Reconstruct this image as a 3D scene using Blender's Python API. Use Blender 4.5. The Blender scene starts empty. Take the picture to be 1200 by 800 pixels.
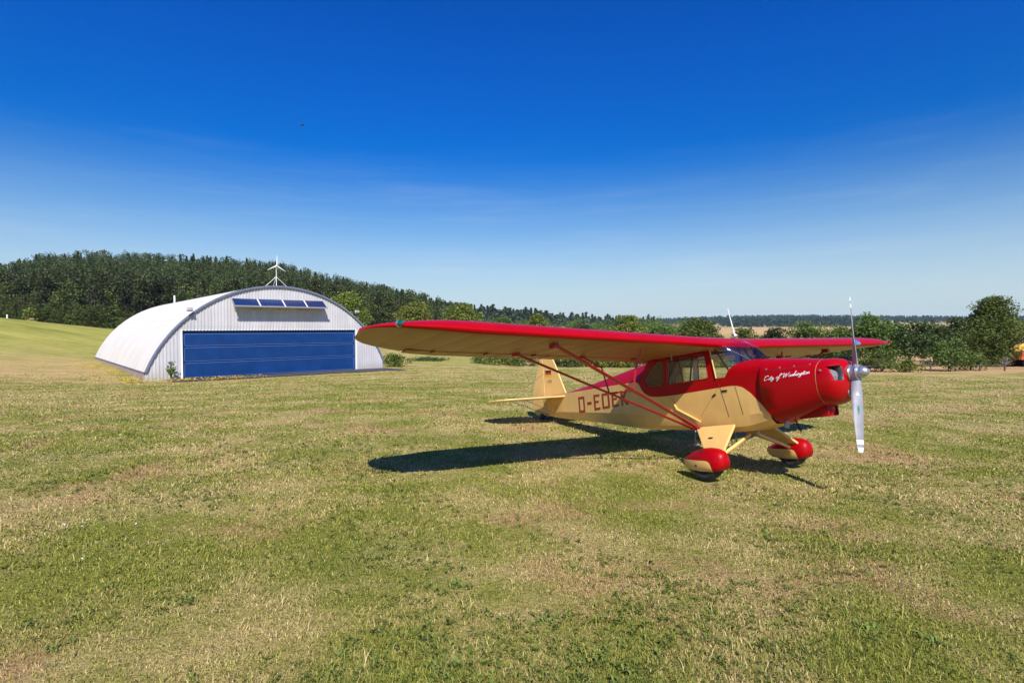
import bpy, bmesh, math, random
import numpy as np
from mathutils import Vector, Matrix
from mathutils.bvhtree import BVHTree
from mathutils.geometry import tessellate_polygon

random.seed(7)
RNG = np.random.default_rng(11)
SC = bpy.context.scene
COL = SC.collection
PI = math.pi

# ------------------------------------------------------------------ camera numbers
CAM_H, CAM_F, CAM_PITCH, CAM_ROLL = 2.0109, 647.18, -0.0208, -0.006

# ------------------------------------------------------------------ materials
def mat(name):
    m = bpy.data.materials.new(name); m.use_nodes = True
    nt = m.node_tree; nt.nodes.clear()
    out = nt.nodes.new('ShaderNodeOutputMaterial')
    return m, nt, out

def nd(nt, t, **kw):
    n = nt.nodes.new(t)
    for k, v in kw.items():
        if k in n.inputs.keys() if hasattr(n, 'inputs') else False:
            n.inputs[k].default_value = v
        else:
            setattr(n, k, v)
    return n

def lk(nt, a, b): nt.links.new(a, b)

def val(nt, op, a, b=None, c=None, clamp=False):
    n = nt.nodes.new('ShaderNodeMath'); n.operation = op; n.use_clamp = clamp
    for i, x in enumerate((a, b, c)):
        if x is None: continue
        if isinstance(x, (int, float)): n.inputs[i].default_value = x
        else: lk(nt, x, n.inputs[i])
    return n.outputs[0]

def mixc(nt, f, a, b):
    n = nt.nodes.new('ShaderNodeMix'); n.data_type = 'RGBA'
    for i, x in ((0, f), (6, a), (7, b)):
        if isinstance(x, (int, float)): n.inputs[i].default_value = x
        elif isinstance(x, tuple): n.inputs[i].default_value = (*x, 1) if len(x) == 3 else x
        else: lk(nt, x, n.inputs[i])
    return n.outputs[2]

def noise(nt, vec, scale, detail=4, rough=.55, out='Fac'):
    n = nt.nodes.new('ShaderNodeTexNoise')
    n.inputs['Scale'].default_value = scale; n.inputs['Detail'].default_value = detail
    n.inputs['Roughness'].default_value = rough
    if vec is not None: lk(nt, vec, n.inputs['Vector'])
    return n.outputs[out]

def maprange(nt, v, a, b, c=0., d=1., smooth=True):
    n = nt.nodes.new('ShaderNodeMapRange')
    if smooth: n.interpolation_type = 'SMOOTHSTEP'
    lk(nt, v, n.inputs[0])
    for i, x in zip((1, 2, 3, 4), (a, b, c, d)): n.inputs[i].default_value = x
    return n.outputs[0]

def bump(nt, h, strength, dist=.02):
    n = nt.nodes.new('ShaderNodeBump'); n.inputs['Strength'].default_value = strength
    n.inputs['Distance'].default_value = dist
    lk(nt, h, n.inputs['Height']); return n.outputs[0]

def plain(name, col, rough=.5, metal=0., coat=0., var=.12, vscale=6., bstr=0., bscale=60., spec=.5):
    """a paint / metal / fabric with slight wear, all procedural"""
    m, nt, out = mat(name)
    p = nd(nt, 'ShaderNodeBsdfPrincipled')
    tc = nd(nt, 'ShaderNodeTexCoord')
    n = noise(nt, tc.outputs['Object'], vscale, 5)
    f = maprange(nt, n, .3, .7)
    a = tuple(min(1, c * (1 + var)) for c in col); b = tuple(c * (1 - var) for c in col)
    lk(nt, mixc(nt, f, b, a), p.inputs['Base Color'])
    dr = .015 if coat else .08
    lk(nt, maprange(nt, n, .2, .8, max(.02, rough - dr), min(1, rough + dr)), p.inputs['Roughness'])
    p.inputs['Metallic'].default_value = metal
    p.inputs['Coat Weight'].default_value = coat; p.inputs['Coat Roughness'].default_value = .06
    p.inputs['Specular IOR Level'].default_value = spec
    if bstr: lk(nt, bump(nt, noise(nt, tc.outputs['Object'], bscale, 3), bstr, .01), p.inputs['Normal'])
    lk(nt, p.outputs[0], out.inputs[0])
    return m

RED = (.37, .001, .004)
CREAM = (.80, .505, .165)
M = {}
M['red'] = plain('red_paint', RED, .33, coat=.05, spec=.2, var=.06, vscale=3)
M['red_dark'] = plain('red_strut_paint', (.38, .006, .014), .35, coat=.4, var=.08)
M['cream'] = plain('cream_paint', CREAM, .38, coat=.35, var=.05, vscale=2.5)
M['black'] = plain('black_rubber', (.016, .016, .017), .75, var=.3, vscale=20, bstr=.2)
M['dark'] = plain('dark_metal', (.03, .03, .032), .5, var=.3)
M['alu'] = plain('dull_aluminium', (.35, .335, .345), .45, metal=.35, var=.06)
M['chrome'] = plain('satin_metal', (.50, .49, .52), .32, metal=.8, var=.08)
M['white'] = plain('white_paint', (.8, .8, .78), .4, var=.04)
M['lining'] = plain('cabin_lining', (.80, .76, .69), .8, var=.1)
M['seat'] = plain('seat_fabric', (.16, .13, .11), .85, var=.3)
M['regred'] = plain('registration_red', (.33, .012, .012), .4, coat=.3, var=.05)
M['green'] = plain('decal_green', (.0, .25, .17), .5)
M['flagblack'] = plain('flag_black', (.012, .012, .012), .5)
M['flagred'] = plain('flag_red', (.6, .02, .01), .5)
M['flaggold'] = plain('flag_gold', (.8, .42, .02), .5)
M['ochre'] = plain('ochre_lettering', (.45, .2, .05), .5)

def glass(name, tint, refl=.07, rough=.02):
    m, nt, out = mat(name)
    t = nd(nt, 'ShaderNodeBsdfTransparent'); t.inputs[0].default_value = (*tint, 1)
    g = nd(nt, 'ShaderNodeBsdfGlossy'); g.inputs['Roughness'].default_value = rough
    fr = nd(nt, 'ShaderNodeFresnel'); fr.inputs[0].default_value = 1.5
    f = val(nt, 'MULTIPLY_ADD', fr.outputs[0], .9, refl, clamp=True)
    mx = nd(nt, 'ShaderNodeMixShader')
    lk(nt, f, mx.inputs[0]); lk(nt, t.outputs[0], mx.inputs[1]); lk(nt, g.outputs[0], mx.inputs[2])
    lk(nt, mx.outputs[0], out.inputs[0])
    return m
M['glass'] = glass('cabin_glass', (.95, .96, .97), .015)
M['wsglass'] = glass('windshield_glass', (.88, .91, .94), .06)
M['greenlens'] = plain('green_lens', (.0, .10, .08), .1, coat=1., var=.1)
M['redlens'] = plain('red_lens', (.3, .0, .0), .1, coat=1., var=.1)
M['lightlens'] = plain('landing_light_lens', (.12, .18, .4), .12, coat=1., var=.2)

def curve_paint(name, pts, x0, x1, z0, z1, above, below, rib=False):
    """two-colour paint scheme: a curve over the length divides the upper from the lower colour"""
    m, nt, out = mat(name)
    p = nd(nt, 'ShaderNodeBsdfPrincipled')
    tc = nd(nt, 'ShaderNodeTexCoord')
    s = nd(nt, 'ShaderNodeSeparateXYZ'); lk(nt, tc.outputs['Object'], s.inputs[0])
    fx = maprange(nt, s.outputs[0], x0, x1, smooth=False)
    cu = nd(nt, 'ShaderNodeFloatCurve')
    c = cu.mapping.curves[0]
    P = [((x - x0) / (x1 - x0), (z - z0) / (z1 - z0)) for x, z in pts]
    c.points[0].location = P[0]; c.points[1].location = P[-1]
    for q in P[1:-1]: c.points.new(*q)
    for q in c.points: q.handle_type = 'AUTO_CLAMPED' if name != 'x' else 'VECTOR'
    cu.mapping.update()
    lk(nt, fx, cu.inputs['Value'])
    fz = maprange(nt, s.outputs[2], z0, z1, smooth=False)
    msk = maprange(nt, val(nt, 'SUBTRACT', fz, cu.outputs[0]), -.0015, .0015)
    n = noise(nt, tc.outputs['Object'], 3, 5)
    v = maprange(nt, n, .3, .7, .93, 1.05)
    col = mixc(nt, msk, below, above)
    mm = nd(nt, 'ShaderNodeVectorMath', operation='SCALE'); lk(nt, col, mm.inputs[0]); lk(nt, v, mm.inputs['Scale'])
    lk(nt, mm.outputs[0], p.inputs['Base Color'])
    p.inputs['Roughness'].default_value = .40; p.inputs['Specular IOR Level'].default_value = .14
    p.inputs['Coat Weight'].default_value = .03; p.inputs['Coat Roughness'].default_value = .06
    lk(nt, p.outputs[0], out.inputs[0])
    return m

# ------------------------------------------------------------------ mesh helper
class MB:
    def __init__(s): s.v, s.f, s.m = [], [], []
    def add(s, vs, fs, mi=0):
        b = len(s.v); s.v += [tuple(v) for v in vs]
        for i, f in enumerate(fs):
            s.f.append(tuple(b + j for j in f)); s.m.append(mi[i] if isinstance(mi, list) else mi)
        return s
    def loft(s, rings, closed=True, caps=True, mi=0, strip=None):
        n = len(rings[0]); vs = [p for r in rings for p in r]; fs = []; ms = []
        for a in range(len(rings) - 1):
            for j in range(n if closed else n - 1):
                k = (j + 1) % n
                fs.append((a * n + j, a * n + k, (a + 1) * n + k, (a + 1) * n + j)); ms.append(strip[j] if strip else mi)
        if caps and closed:
            fs.append(tuple(range(n))[::-1]); ms.append(mi)
            fs.append(tuple((len(rings) - 1) * n + j for j in range(n))); ms.append(mi)
        return s.add(vs, fs, ms)
    def tube(s, pts, r, n=8, mi=0, flat=1., upv=None, caps=True):
        pts = [Vector(p) for p in pts]; rings = []
        rr = r if isinstance(r, (list, tuple)) else [r] * len(pts)
        for i, p in enumerate(pts):
            t = (pts[min(i + 1, len(pts) - 1)] - pts[max(i - 1, 0)]).normalized()
            u = Vector(upv) if upv else (Vector((0, 0, 1)) if abs(t.z) < .9 else Vector((1, 0, 0)))
            a = t.cross(u).normalized(); b = a.cross(t).normalized()
            rings.append([p + (a * math.cos(q) * flat + b * math.sin(q)) * rr[i] for q in [2 * PI * j / n for j in range(n)]])
        return s.loft(rings, True, caps, mi)
    def box(s, c, d, mi=0, rot=None):
        vs = []
        for x in (-1, 1):
            for y in (-1, 1):
                for z in (-1, 1):
                    q = Vector((x * d[0] / 2, y * d[1] / 2, z * d[2] / 2))
                    if rot is not None: q = rot @ q
                    vs.append(q + Vector(c))
        return s.add(vs, [(0, 1, 3, 2), (4, 6, 7, 5), (0, 4, 5, 1), (2, 3, 7, 6), (0, 2, 6, 4), (1, 5, 7, 3)], mi)
    def prism(s, poly, fa, fb, holes=(), mi=0):
        """polygon with holes in 2D, mapped to two surfaces by fa and fb"""
        loops = [list(poly)] + [list(h) for h in holes]
        flat = [p for l in loops for p in l]
        tris = tessellate_polygon([[Vector((p[0], p[1], 0)) for p in l] for l in loops])
        n = len(flat)
        vs = [fa(*p) for p in flat] + [fb(*p) for p in flat]
        fs = [tuple(t) for t in tris] + [tuple(n + i for i in t[::-1]) for t in tris]
        b = 0
        for l in loops:
            k = len(l)
            for i in range(k):
                j = (i + 1) % k
                fs.append((b + i, b + j, n + b + j, n + b + i))
            b += k
        return s.add(vs, fs, mi)
    def lathe(s, prof, c=(0, 0, 0), axis='X', n=20, mi=0):
        rings = []
        for a, r in prof:
            ring = []
            for j in range(n):
                q = 2 * PI * j / n; x, y = math.cos(q) * r, math.sin(q) * r
                p = {'X': (a, x, y), 'Y': (x, a, y), 'Z': (x, y, a)}[axis]
                ring.append((p[0] + c[0], p[1] + c[1], p[2] + c[2]))
            rings.append(ring)
        return s.loft(rings, True, True, mi)
    def build(s, name, mats, parent=None, smooth=35, off=(0, 0, 0), merge=True, bevel=0):
        if not isinstance(mats, (list, tuple)): mats = [mats]
        me = bpy.data.meshes.new(name)
        me.from_pydata([(v[0] - off[0], v[1] - off[1], v[2] - off[2]) for v in s.v], [], s.f)
        for m in mats: me.materials.append(m)
        me.polygons.foreach_set('material_index', s.m)
        if merge:
            bm = bmesh.new(); bm.from_mesh(me)
            bmesh.ops.remove_doubles(bm, verts=bm.verts, dist=1e-5)
            bmesh.ops.recalc_face_normals(bm, faces=bm.faces)
            bm.to_mesh(me); bm.free()
        if smooth:
            me.polygons.foreach_set('use_smooth', [True] * len(me.polygons))
            me.set_sharp_from_angle(angle=math.radians(smooth))
        me.update()
        o = bpy.data.objects.new(name, me); COL.objects.link(o)
        if bevel:
            b = o.modifiers.new('bevel', 'BEVEL'); b.width = bevel; b.segments = 2; b.limit_method = 'ANGLE'
        if parent: o.parent = parent
        return o

    def islands(s):
        par = list(range(len(s.v)))
        def find(a):
            while par[a] != a: par[a] = par[par[a]]; a = par[a]
            return a
        for f in s.f:
            for k in f[1:]: par[find(k)] = find(f[0])
        out = {}
        for f, m in zip(s.f, s.m): out.setdefault(find(f[0]), []).append((f, m))
        res = []
        for fs in out.values():
            o = MB(); ids = sorted({i for f, _ in fs for i in f}); mp = {i: k for k, i in enumerate(ids)}
            o.v = [s.v[i] for i in ids]; o.f = [tuple(mp[i] for i in f) for f, _ in fs]; o.m = [m for _, m in fs]; res.append(o)
        return res

def thing(name, label, cat, loc=(0, 0, 0), rotz=0., group=None):
    o = bpy.data.objects.new(name, None); COL.objects.link(o); o.empty_display_size = .3
    o.location = loc; o.rotation_euler = (0, 0, rotz)
    return tag(o, label, cat, group)
def tag(o, label=None, cat=None, group=None, kind=None):
    for k, v in (('label', label), ('category', cat), ('group', group), ('kind', kind)):
        if v: o[k] = v
    return o

def np_mesh(name, V, Fq, mats, attrs=None, matidx=None):
    """fast mesh from arrays; Fq is an (n, k) index array"""
    me = bpy.data.meshes.new(name)
    V = np.ascontiguousarray(V, np.float32); Fq = np.ascontiguousarray(Fq, np.int32)
    n, k = Fq.shape
    me.vertices.add(len(V)); me.vertices.foreach_set('co', V.ravel())
    me.loops.add(n * k); me.loops.foreach_set('vertex_index', Fq.ravel())
    me.polygons.add(n); me.polygons.foreach_set('loop_start', np.arange(0, n * k, k, dtype=np.int32))
    for m in (mats if isinstance(mats, (list, tuple)) else [mats]): me.materials.append(m)
    if matidx is not None: me.polygons.foreach_set('material_index', np.asarray(matidx, np.int32))
    for an, (typ, arr) in (attrs or {}).items():
        at = me.attributes.new(an, typ, 'POINT')
        at.data.foreach_set('value' if typ == 'FLOAT' else 'color', np.ascontiguousarray(arr, np.float32).ravel())
    me.update(calc_edges=True); me.validate()
    return me

# ------------------------------------------------------------------ terrain
TP = np.array([(0,0,.22),(-6,3,.3),(6,3,.12),(0,-12,.4),(-14,-8,.7),(14,-8,.1),
(2.6,7.24,-.005),(4.2,8.2,-.07),(.7,12.2,.005),(-2,8,.12),
(-22.9,34.3,-1.03),(-10.9,45,-1.06),(-16,38,-1.05),(-43,57,-.75),(-30,50,-.9),
(20,45,-1.55),(41,45,-1.55),(0,50,-1.4),(-9,56,-1.25),(12,25,-.75),(30,22,-.9),(-12,22,-.3),
(-34,34,-.5),(-60,58,.9),(-75,80,2.2),(-20,80,-1.3),(20,80,-1.9),(60,80,-2.0),(60,20,-1.2),(-60,10,1.0),(-40,-30,1.2),(40,-30,-.8),
(-30,-60,1),(30,-60,0),(90,30,-1.8),(-100,60,2.5)], float)
def _phi(r): return r * r * np.log(r + 1e-9)
def _fit():
    n = len(TP); d = np.hypot(TP[:, None, 0] - TP[None, :, 0], TP[:, None, 1] - TP[None, :, 1])
    A = np.zeros((n + 3, n + 3)); A[:n, :n] = _phi(d) + np.eye(n) * .5
    A[:n, n] = 1; A[:n, n + 1:] = TP[:, :2]; A[n, :n] = 1; A[n + 1:, :n] = TP[:, :2].T
    return np.linalg.solve(A, np.r_[TP[:, 2], 0, 0, 0])
TW = _fit()
def sm(a, b, x):
    t = np.clip((x - a) / (b - a), 0, 1); return t * t * (3 - 2 * t)
def gz(x, y):
    x = np.asarray(x, float); y = np.asarray(y, float); r = np.hypot(x, y)
    z = TW[-3] + TW[-2] * x + TW[-1] * y
    for (cx, cy, _), w in zip(TP, TW): z = z + w * _phi(np.hypot(x - cx, y - cy))
    zc = np.clip(z, -2.6, 3.2); k = sm(75, 105, r)
    t = np.where(y > 1, x / np.maximum(y, 1), np.where(x < 0, -3, 3))
    foot = np.interp(t, [-1.2, -.93, -.73, -.5, -.3, -.1, .1, .6, 1.2], [4.6, 4.2, 2.6, 1.0, -.4, -1.2, -1.6, -1.8, -1.8])
    crest = np.interp(t, [-2, -1.2, -.93, -.85, -.75, -.62, -.48, -.42, -.31, -.23, -.155, -.10, -.02, .1],
                      [20, 20, 17, 22, 24.5, 24, 22.5, 21, 15, 10.5, 5.5, 1.5, 0, 0])
    yd = np.maximum(y, 0)
    z2 = foot + crest * sm(112, 270, yd)
    far = np.interp(t, [-.3, -.15, -.05, .05, .15, .25, .4, 1.2], [15, 14., 12., 8., 4.5, 3.5, 5., 5.])
    farr = np.interp(t, [-.2, .1, .25, .4, .5, .65, .8, 1.2], [20, 22, 24, 34, 36, 32, 26, 24])
    z2 = z2 + sm(-.35, -.1, t) * (far * sm(150, 640, yd) + farr * .8 * sm(900, 1900, yd))
    return zc * (1 - k) + z2 * k
def gzf(x, y): return float(gz(x, y))
def at(u, D):
    """ground point seen in photo column u at depth D metres"""
    x = (u - 600) / CAM_F * D
    return x, D, gzf(x, D)

def attr(nt, name):
    a = nt.nodes.new('ShaderNodeAttribute'); a.attribute_name = name; return a

def patch_nodes(nt):
    """shared patchiness of the field, in world metres: dry, reddish, lush"""
    g = nd(nt, 'ShaderNodeNewGeometry'); pos = g.outputs['Position']
    mp = nd(nt, 'ShaderNodeMapping'); lk(nt, pos, mp.inputs[0]); mp.inputs['Scale'].default_value = (1, 1, 0)
    p = mp.outputs[0]
    n1 = noise(nt, p, .32, 6, .62); n2 = noise(nt, p, 1.1, 5, .6)
    mp2 = nd(nt, 'ShaderNodeMapping'); lk(nt, pos, mp2.inputs[0]); mp2.inputs['Scale'].default_value = (1, 1, 0); mp2.inputs['Location'].default_value = (31, 17, 0)
    n3 = noise(nt, mp2.outputs[0], .55, 5, .65)
    n4 = noise(nt, mp2.outputs[0], .09, 3, .5)
    s = val(nt, 'MULTIPLY_ADD', n2, .55, val(nt, 'MULTIPLY', n1, .55))
    s = val(nt, 'MULTIPLY_ADD', n4, .25, s)
    mb_ = nd(nt, 'ShaderNodeMapping'); lk(nt, pos, mb_.inputs[0]); mb_.inputs['Scale'].default_value = (1, 1, 0); mb_.inputs['Rotation'].default_value = (0, 0, -.42)
    sb = nd(nt, 'ShaderNodeSeparateXYZ'); lk(nt, mb_.outputs[0], sb.inputs[0])
    band_ = val(nt, 'SINE', val(nt, 'MULTIPLY_ADD', n1, 2.2, val(nt, 'MULTIPLY', sb.outputs[1], 1.9)))
    s = val(nt, 'MULTIPLY_ADD', band_, .028, s)
    dry = maprange(nt, s, .56, .77)
    redm = maprange(nt, n3, .525, .67)
    lush = maprange(nt, n3, .50, .36)
    return p, dry, redm, lush

def ground_material():
    m, nt, out = mat('meadow_ground')
    p = nd(nt, 'ShaderNodeBsdfPrincipled'); p.inputs['Roughness'].default_value = .95; p.inputs['Specular IOR Level'].default_value = .1
    pos, dry, redm, lush = patch_nodes(nt)
    fine = noise(nt, pos, 9, 6, .7); vf = noise(nt, pos, 45, 4, .7)
    green = mixc(nt, fine, (.15, .165, .022), (.33, .315, .06))
    straw = mixc(nt, fine, (.37, .275, .10), (.58, .455, .19))
    f = val(nt, 'ADD', dry, val(nt, 'MULTIPLY', val(nt, 'SUBTRACT', vf, .5), .9), clamp=True)
    c = mixc(nt, f, green, straw)
    c = mixc(nt, val(nt, 'MULTIPLY', redm, .7), c, (.46, .28, .145))
    # land cover painted on the sheet: R meadow flowers, G stubble / wheat, B woodland floor
    a = attr(nt, 'cover'); sp = nd(nt, 'ShaderNodeSeparateColor'); lk(nt, a.outputs['Color'], sp.inputs[0])
    mp = nd(nt, 'ShaderNodeMapping'); lk(nt, pos, mp.inputs[0]); mp.inputs['Scale'].default_value = (.12, .5, 0); mp.inputs['Rotation'].default_value = (0, 0, .5)
    ms = val(nt, 'MULTIPLY_ADD', fine, .3, val(nt, 'MULTIPLY', noise(nt, mp.outputs[0], .9, 8, .72), .7))
    mead = mixc(nt, maprange(nt, ms, .35, .65), (.19, .21, .034), (.42, .38, .085))
    c = mixc(nt, sp.outputs[0], c, mead)
    ws = noise(nt, mp.outputs[0], .35, 5, .6)
    wheat = mixc(nt, maprange(nt, ws, .3, .7), (.44, .27, .12), (.60, .40, .19))
    c = mixc(nt, sp.outputs[1], c, wheat)
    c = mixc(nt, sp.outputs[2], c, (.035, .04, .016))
    lk(nt, c, p.inputs['Base Color'])
    h = val(nt, 'ADD', noise(nt, pos, 22, 5, .7), val(nt, 'MULTIPLY', fine, .8))
    lk(nt, bump(nt, h, .9, .06), p.inputs['Normal'])
    lk(nt, p.outputs[0], out.inputs[0]); return m

def grass_material():
    m, nt, out = mat('grass_blades')
    pos, dry, redm, lush = patch_nodes(nt)
    r = attr(nt, 'rnd').outputs['Fac']; r2 = attr(nt, 'rnd2').outputs['Fac']
    green = mixc(nt, r, (.095, .142, .012), (.42, .41, .064))
    green = mixc(nt, val(nt, 'MULTIPLY', lush, .6), green, (.105, .165, .022))
    straw = mixc(nt, r, (.37, .27, .09), (.82, .65, .31))
    f = val(nt, 'ADD', val(nt, 'MULTIPLY', dry, .9), val(nt, 'MULTIPLY_ADD', r2, 1.5, -1.0), clamp=True)
    c = mixc(nt, f, green, straw)
    c = mixc(nt, val(nt, 'MULTIPLY', redm, val(nt, 'MULTIPLY_ADD', r2, .75, .15)), c, (.56, .33, .17))
    d = nd(nt, 'ShaderNodeBsdfPrincipled'); d.inputs['Roughness'].default_value = .6; d.inputs['Specular IOR Level'].default_value = .25
    lk(nt, c, d.inputs['Base Color'])
    t = nd(nt, 'ShaderNodeBsdfTranslucent'); lk(nt, c, t.inputs[0])
    mx = nd(nt, 'ShaderNodeMixShader'); mx.inputs[0].default_value = .3
    lk(nt, d.outputs[0], mx.inputs[1]); lk(nt, t.outputs[0], mx.inputs[2]); lk(nt, mx.outputs[0], out.inputs[0]); return m

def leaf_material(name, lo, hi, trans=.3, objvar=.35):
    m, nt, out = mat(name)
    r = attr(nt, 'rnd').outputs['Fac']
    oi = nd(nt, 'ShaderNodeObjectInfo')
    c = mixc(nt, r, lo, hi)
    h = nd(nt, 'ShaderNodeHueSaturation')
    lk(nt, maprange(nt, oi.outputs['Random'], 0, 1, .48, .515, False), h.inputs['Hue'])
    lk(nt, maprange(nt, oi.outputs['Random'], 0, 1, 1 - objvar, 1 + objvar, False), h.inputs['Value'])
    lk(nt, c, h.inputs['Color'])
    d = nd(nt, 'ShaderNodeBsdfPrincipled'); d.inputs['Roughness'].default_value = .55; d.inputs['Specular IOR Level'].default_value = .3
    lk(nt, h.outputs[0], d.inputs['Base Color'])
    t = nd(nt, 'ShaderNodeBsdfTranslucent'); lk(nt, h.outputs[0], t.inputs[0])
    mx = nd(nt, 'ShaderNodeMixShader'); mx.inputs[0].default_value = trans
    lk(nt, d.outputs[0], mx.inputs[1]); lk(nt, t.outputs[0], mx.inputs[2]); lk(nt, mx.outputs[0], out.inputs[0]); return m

M['leaf'] = leaf_material('broad_leaves', (.060, .100, .016), (.185, .245, .046), objvar=.15)
M['leaf_light'] = leaf_material('light_leaves', (.10, .145, .018), (.26, .295, .05), objvar=.12)
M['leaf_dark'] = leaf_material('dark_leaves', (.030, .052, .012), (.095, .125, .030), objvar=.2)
M['needle'] = leaf_material('pine_needles', (.026, .038, .009), (.085, .098, .024), .2, .40)
M['needle2'] = leaf_material('forest_leaves', (.036, .056, .009), (.145, .168, .030), .25, .42)
M['deadtwig'] = leaf_material('dry_twigs', (.14, .12, .10), (.28, .25, .21), .1)
M['far_leaf'] = leaf_material('far_woodland_leaves', (.022, .040, .016), (.050, .075, .026), .1, .2)
M['bark'] = plain('bark', (.12, .085, .06), .9, var=.35, vscale=8, bstr=.6, bscale=30)

# ground sheet: polar grid, finer in front of the camera
HX_, HY_ = -22.88, 34.295
ang = np.concatenate([np.arange(-70, 70, .5), np.arange(70, 290, 4.)]) * PI / 180
rad = [0.]
r = .6
while r < 2600: rad.append(r); r *= 1.017
rad.append(2650.)
rad = np.array(rad)
A, Rr = np.meshgrid(ang, rad[1:])
X = np.r_[0, (Rr * np.sin(A)).ravel()]; Y = np.r_[0, (Rr * np.cos(A)).ravel()]
Z = gz(X, Y)
na, nr = len(ang), len(rad) - 1
i, j = np.meshgrid(np.arange(nr - 1), np.arange(na), indexing='ij')
j2 = (j + 1) % na
Fq = np.stack([1 + i * na + j, 1 + i * na + j2, 1 + (i + 1) * na + j2, 1 + (i + 1) * na + j], -1).reshape(-1, 4)[:, ::-1]
T_ = np.where(Y > 1, X / np.maximum(Y, 1), np.where(X < 0, -3, 3))
meadow = sm(46, 60, Y) * sm(-.45, -.62, T_) * 0 + sm(50, 98, np.hypot(X, Y)) * sm(-.56, -.72, T_) * (1 - sm(116, 124, Y))
rough = sm(50, 54, Y) * sm(.0, -.06, T_) * sm(-.2, -.14, T_) * (1 - sm(70, 80, Y))
meadow = np.clip(meadow + rough * .6, 0, 1)
stub = sm(42.3, 43.0, Y) * sm(.42, .47, T_) * (1 - sm(90, 110, Y))
wheat = sm(260, 300, Y) * (1 - sm(780, 860, Y)) * sm(.26, .32, T_)
wheat2 = sm(520, 540, Y) * (1 - sm(600, 620, Y)) * sm(.05, .09, T_) * (1 - sm(.24, .28, T_))
hlg = (X - HX_) * math.cos(.728) + (Y - HY_) * math.sin(.728); hng = -(X - HX_) * math.sin(.728) + (Y - HY_) * math.cos(.728)
tan_ = .42 * sm(-16, -9, hlg) * (1 - sm(-1.5, -.2, hlg)) * sm(-4, 4, hng) * (1 - sm(24, 40, hng))
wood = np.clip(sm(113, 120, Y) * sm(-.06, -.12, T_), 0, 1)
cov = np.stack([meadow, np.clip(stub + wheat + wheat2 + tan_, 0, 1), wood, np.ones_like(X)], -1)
fan = np.array([[0, 1 + k, 1 + (k + 1) % na] for k in range(na)])
me = np_mesh('ground', np.stack([X, Y, Z], -1), Fq, ground_material(), {'cover': ('FLOAT_COLOR', cov)})
me.polygons.foreach_set('use_smooth', [True] * len(me.polygons))
ground = bpy.data.objects.new('ground', me); COL.objects.link(ground)
tag(ground, 'broad mown grass field sloping up to a wooded hill and stubble beyond', 'ground', kind='structure')
# the small disc under the camera that the ring grid leaves open
bm = bmesh.new(); bm.from_mesh(me); bm.verts.ensure_lookup_table()
for a, b, c in fan: bm.faces.new((bm.verts[a], bm.verts[c], bm.verts[b])).smooth = True
bmesh.ops.recalc_face_normals(bm, faces=bm.faces)
bm.to_mesh(me); bm.free()

# ------------------------------------------------------------------ aircraft pose
PX, PY, YAW, PIT, BANK = 3.3937, 7.7101, -1.0294, .1699, -.03553
WHEEL = Vector((-.028, 0, -1.809))
Rm = Matrix.Rotation(YAW, 4, 'Z') @ Matrix.Rotation(BANK, 4, 'X') @ Matrix.Rotation(-PIT, 4, 'Y')
plane = thing('light_aircraft', 'red and cream high-wing light aircraft with propeller and wheel pants parked on the grass', 'aircraft')
plane.matrix_world = Matrix.Translation((PX, PY, 0)) @ Rm
AO = tuple(WHEEL)
def part(mb, name, mats, parent=None, smooth=35, **k):
    return mb.build(name, mats, parent or plane, smooth, off=AO, **k)
def parts(mb, name, mats, parent=None, smooth=35, **k):
    """every separate piece becomes a part of its own"""
    return [part(i_, name, mats, parent, smooth, **k) for i_ in mb.islands()]
def lerp(tab, x):
    return float(np.interp(x, [a for a, _ in tab], [b for _, b in tab]))

WL = [(-5.08, .03), (-4.3, .115), (-3.5, .19), (-2.6, .28), (-1.9, .35), (-1.75, .36), (.1, .36), (.56, .35)]
ZB = [(-5.08, -.81), (-4.4, -.90), (-3.0, -1.03), (-1.8, -1.165), (-.75, -1.205), (-.1, -1.245), (.2, -1.23), (.5, -1.165), (.75, -1.09)]
ZC = [(-5.08, -.72), (-4.4, -.765), (-2.8, -.845), (-1.75, -.92), (-.6, -1.0), (.1, -1.02), (.56, -.98)]
ZL = [(-5.08, -.44), (-4.25, -.41), (-3.5, -.395), (-2.5, -.38), (-1.75, -.37)]
ZT = [(-5.08, -.43), (-4.25, -.385), (-3.45, -.28), (-3.0, -.215), (-2.5, -.14), (-2.1, -.08), (-1.75, -.025)]

# paint scheme along the fuselage, in mesh coordinates
OX, OZ = -AO[0], -AO[2]
bnd = [(-5.2, -.44), (-4.25, -.405), (-3.5, -.392), (-2.5, -.378), (-2.04, -.375), (-1.86, -.372), (-1.79, -.40), (-1.72, -.50), (-1.63, -.59), (-1.47, -.645), (-1.2, -.655),
       (-.68, -.635), (-.21, -.61), (.04, -.60), (.14, -.612), (.27, -.68), (.38, -.79), (.49, -.92), (.59, -1.07), (.66, -1.3)]
M['fus'] = curve_paint('fuselage_two_tone', [(x + OX, z + OZ) for x, z in bnd], -5.2 + OX, .66 + OX, -1.3 + OZ, .1 + OZ, RED, CREAM)
pb = [(-.6, -1.548), (-.1, -1.556), (.05, -1.560), (.095, -1.580), (.118, -1.63), (.126, -1.70), (.13, -1.9), (.5, -1.9)]
M['pant'] = curve_paint('wheel_pant_two_tone', [(x + OX, z + OZ) for x, z in pb], -.6 + OX, .5 + OX, -1.95 + OZ, -1.2 + OZ, RED, CREAM)

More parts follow.
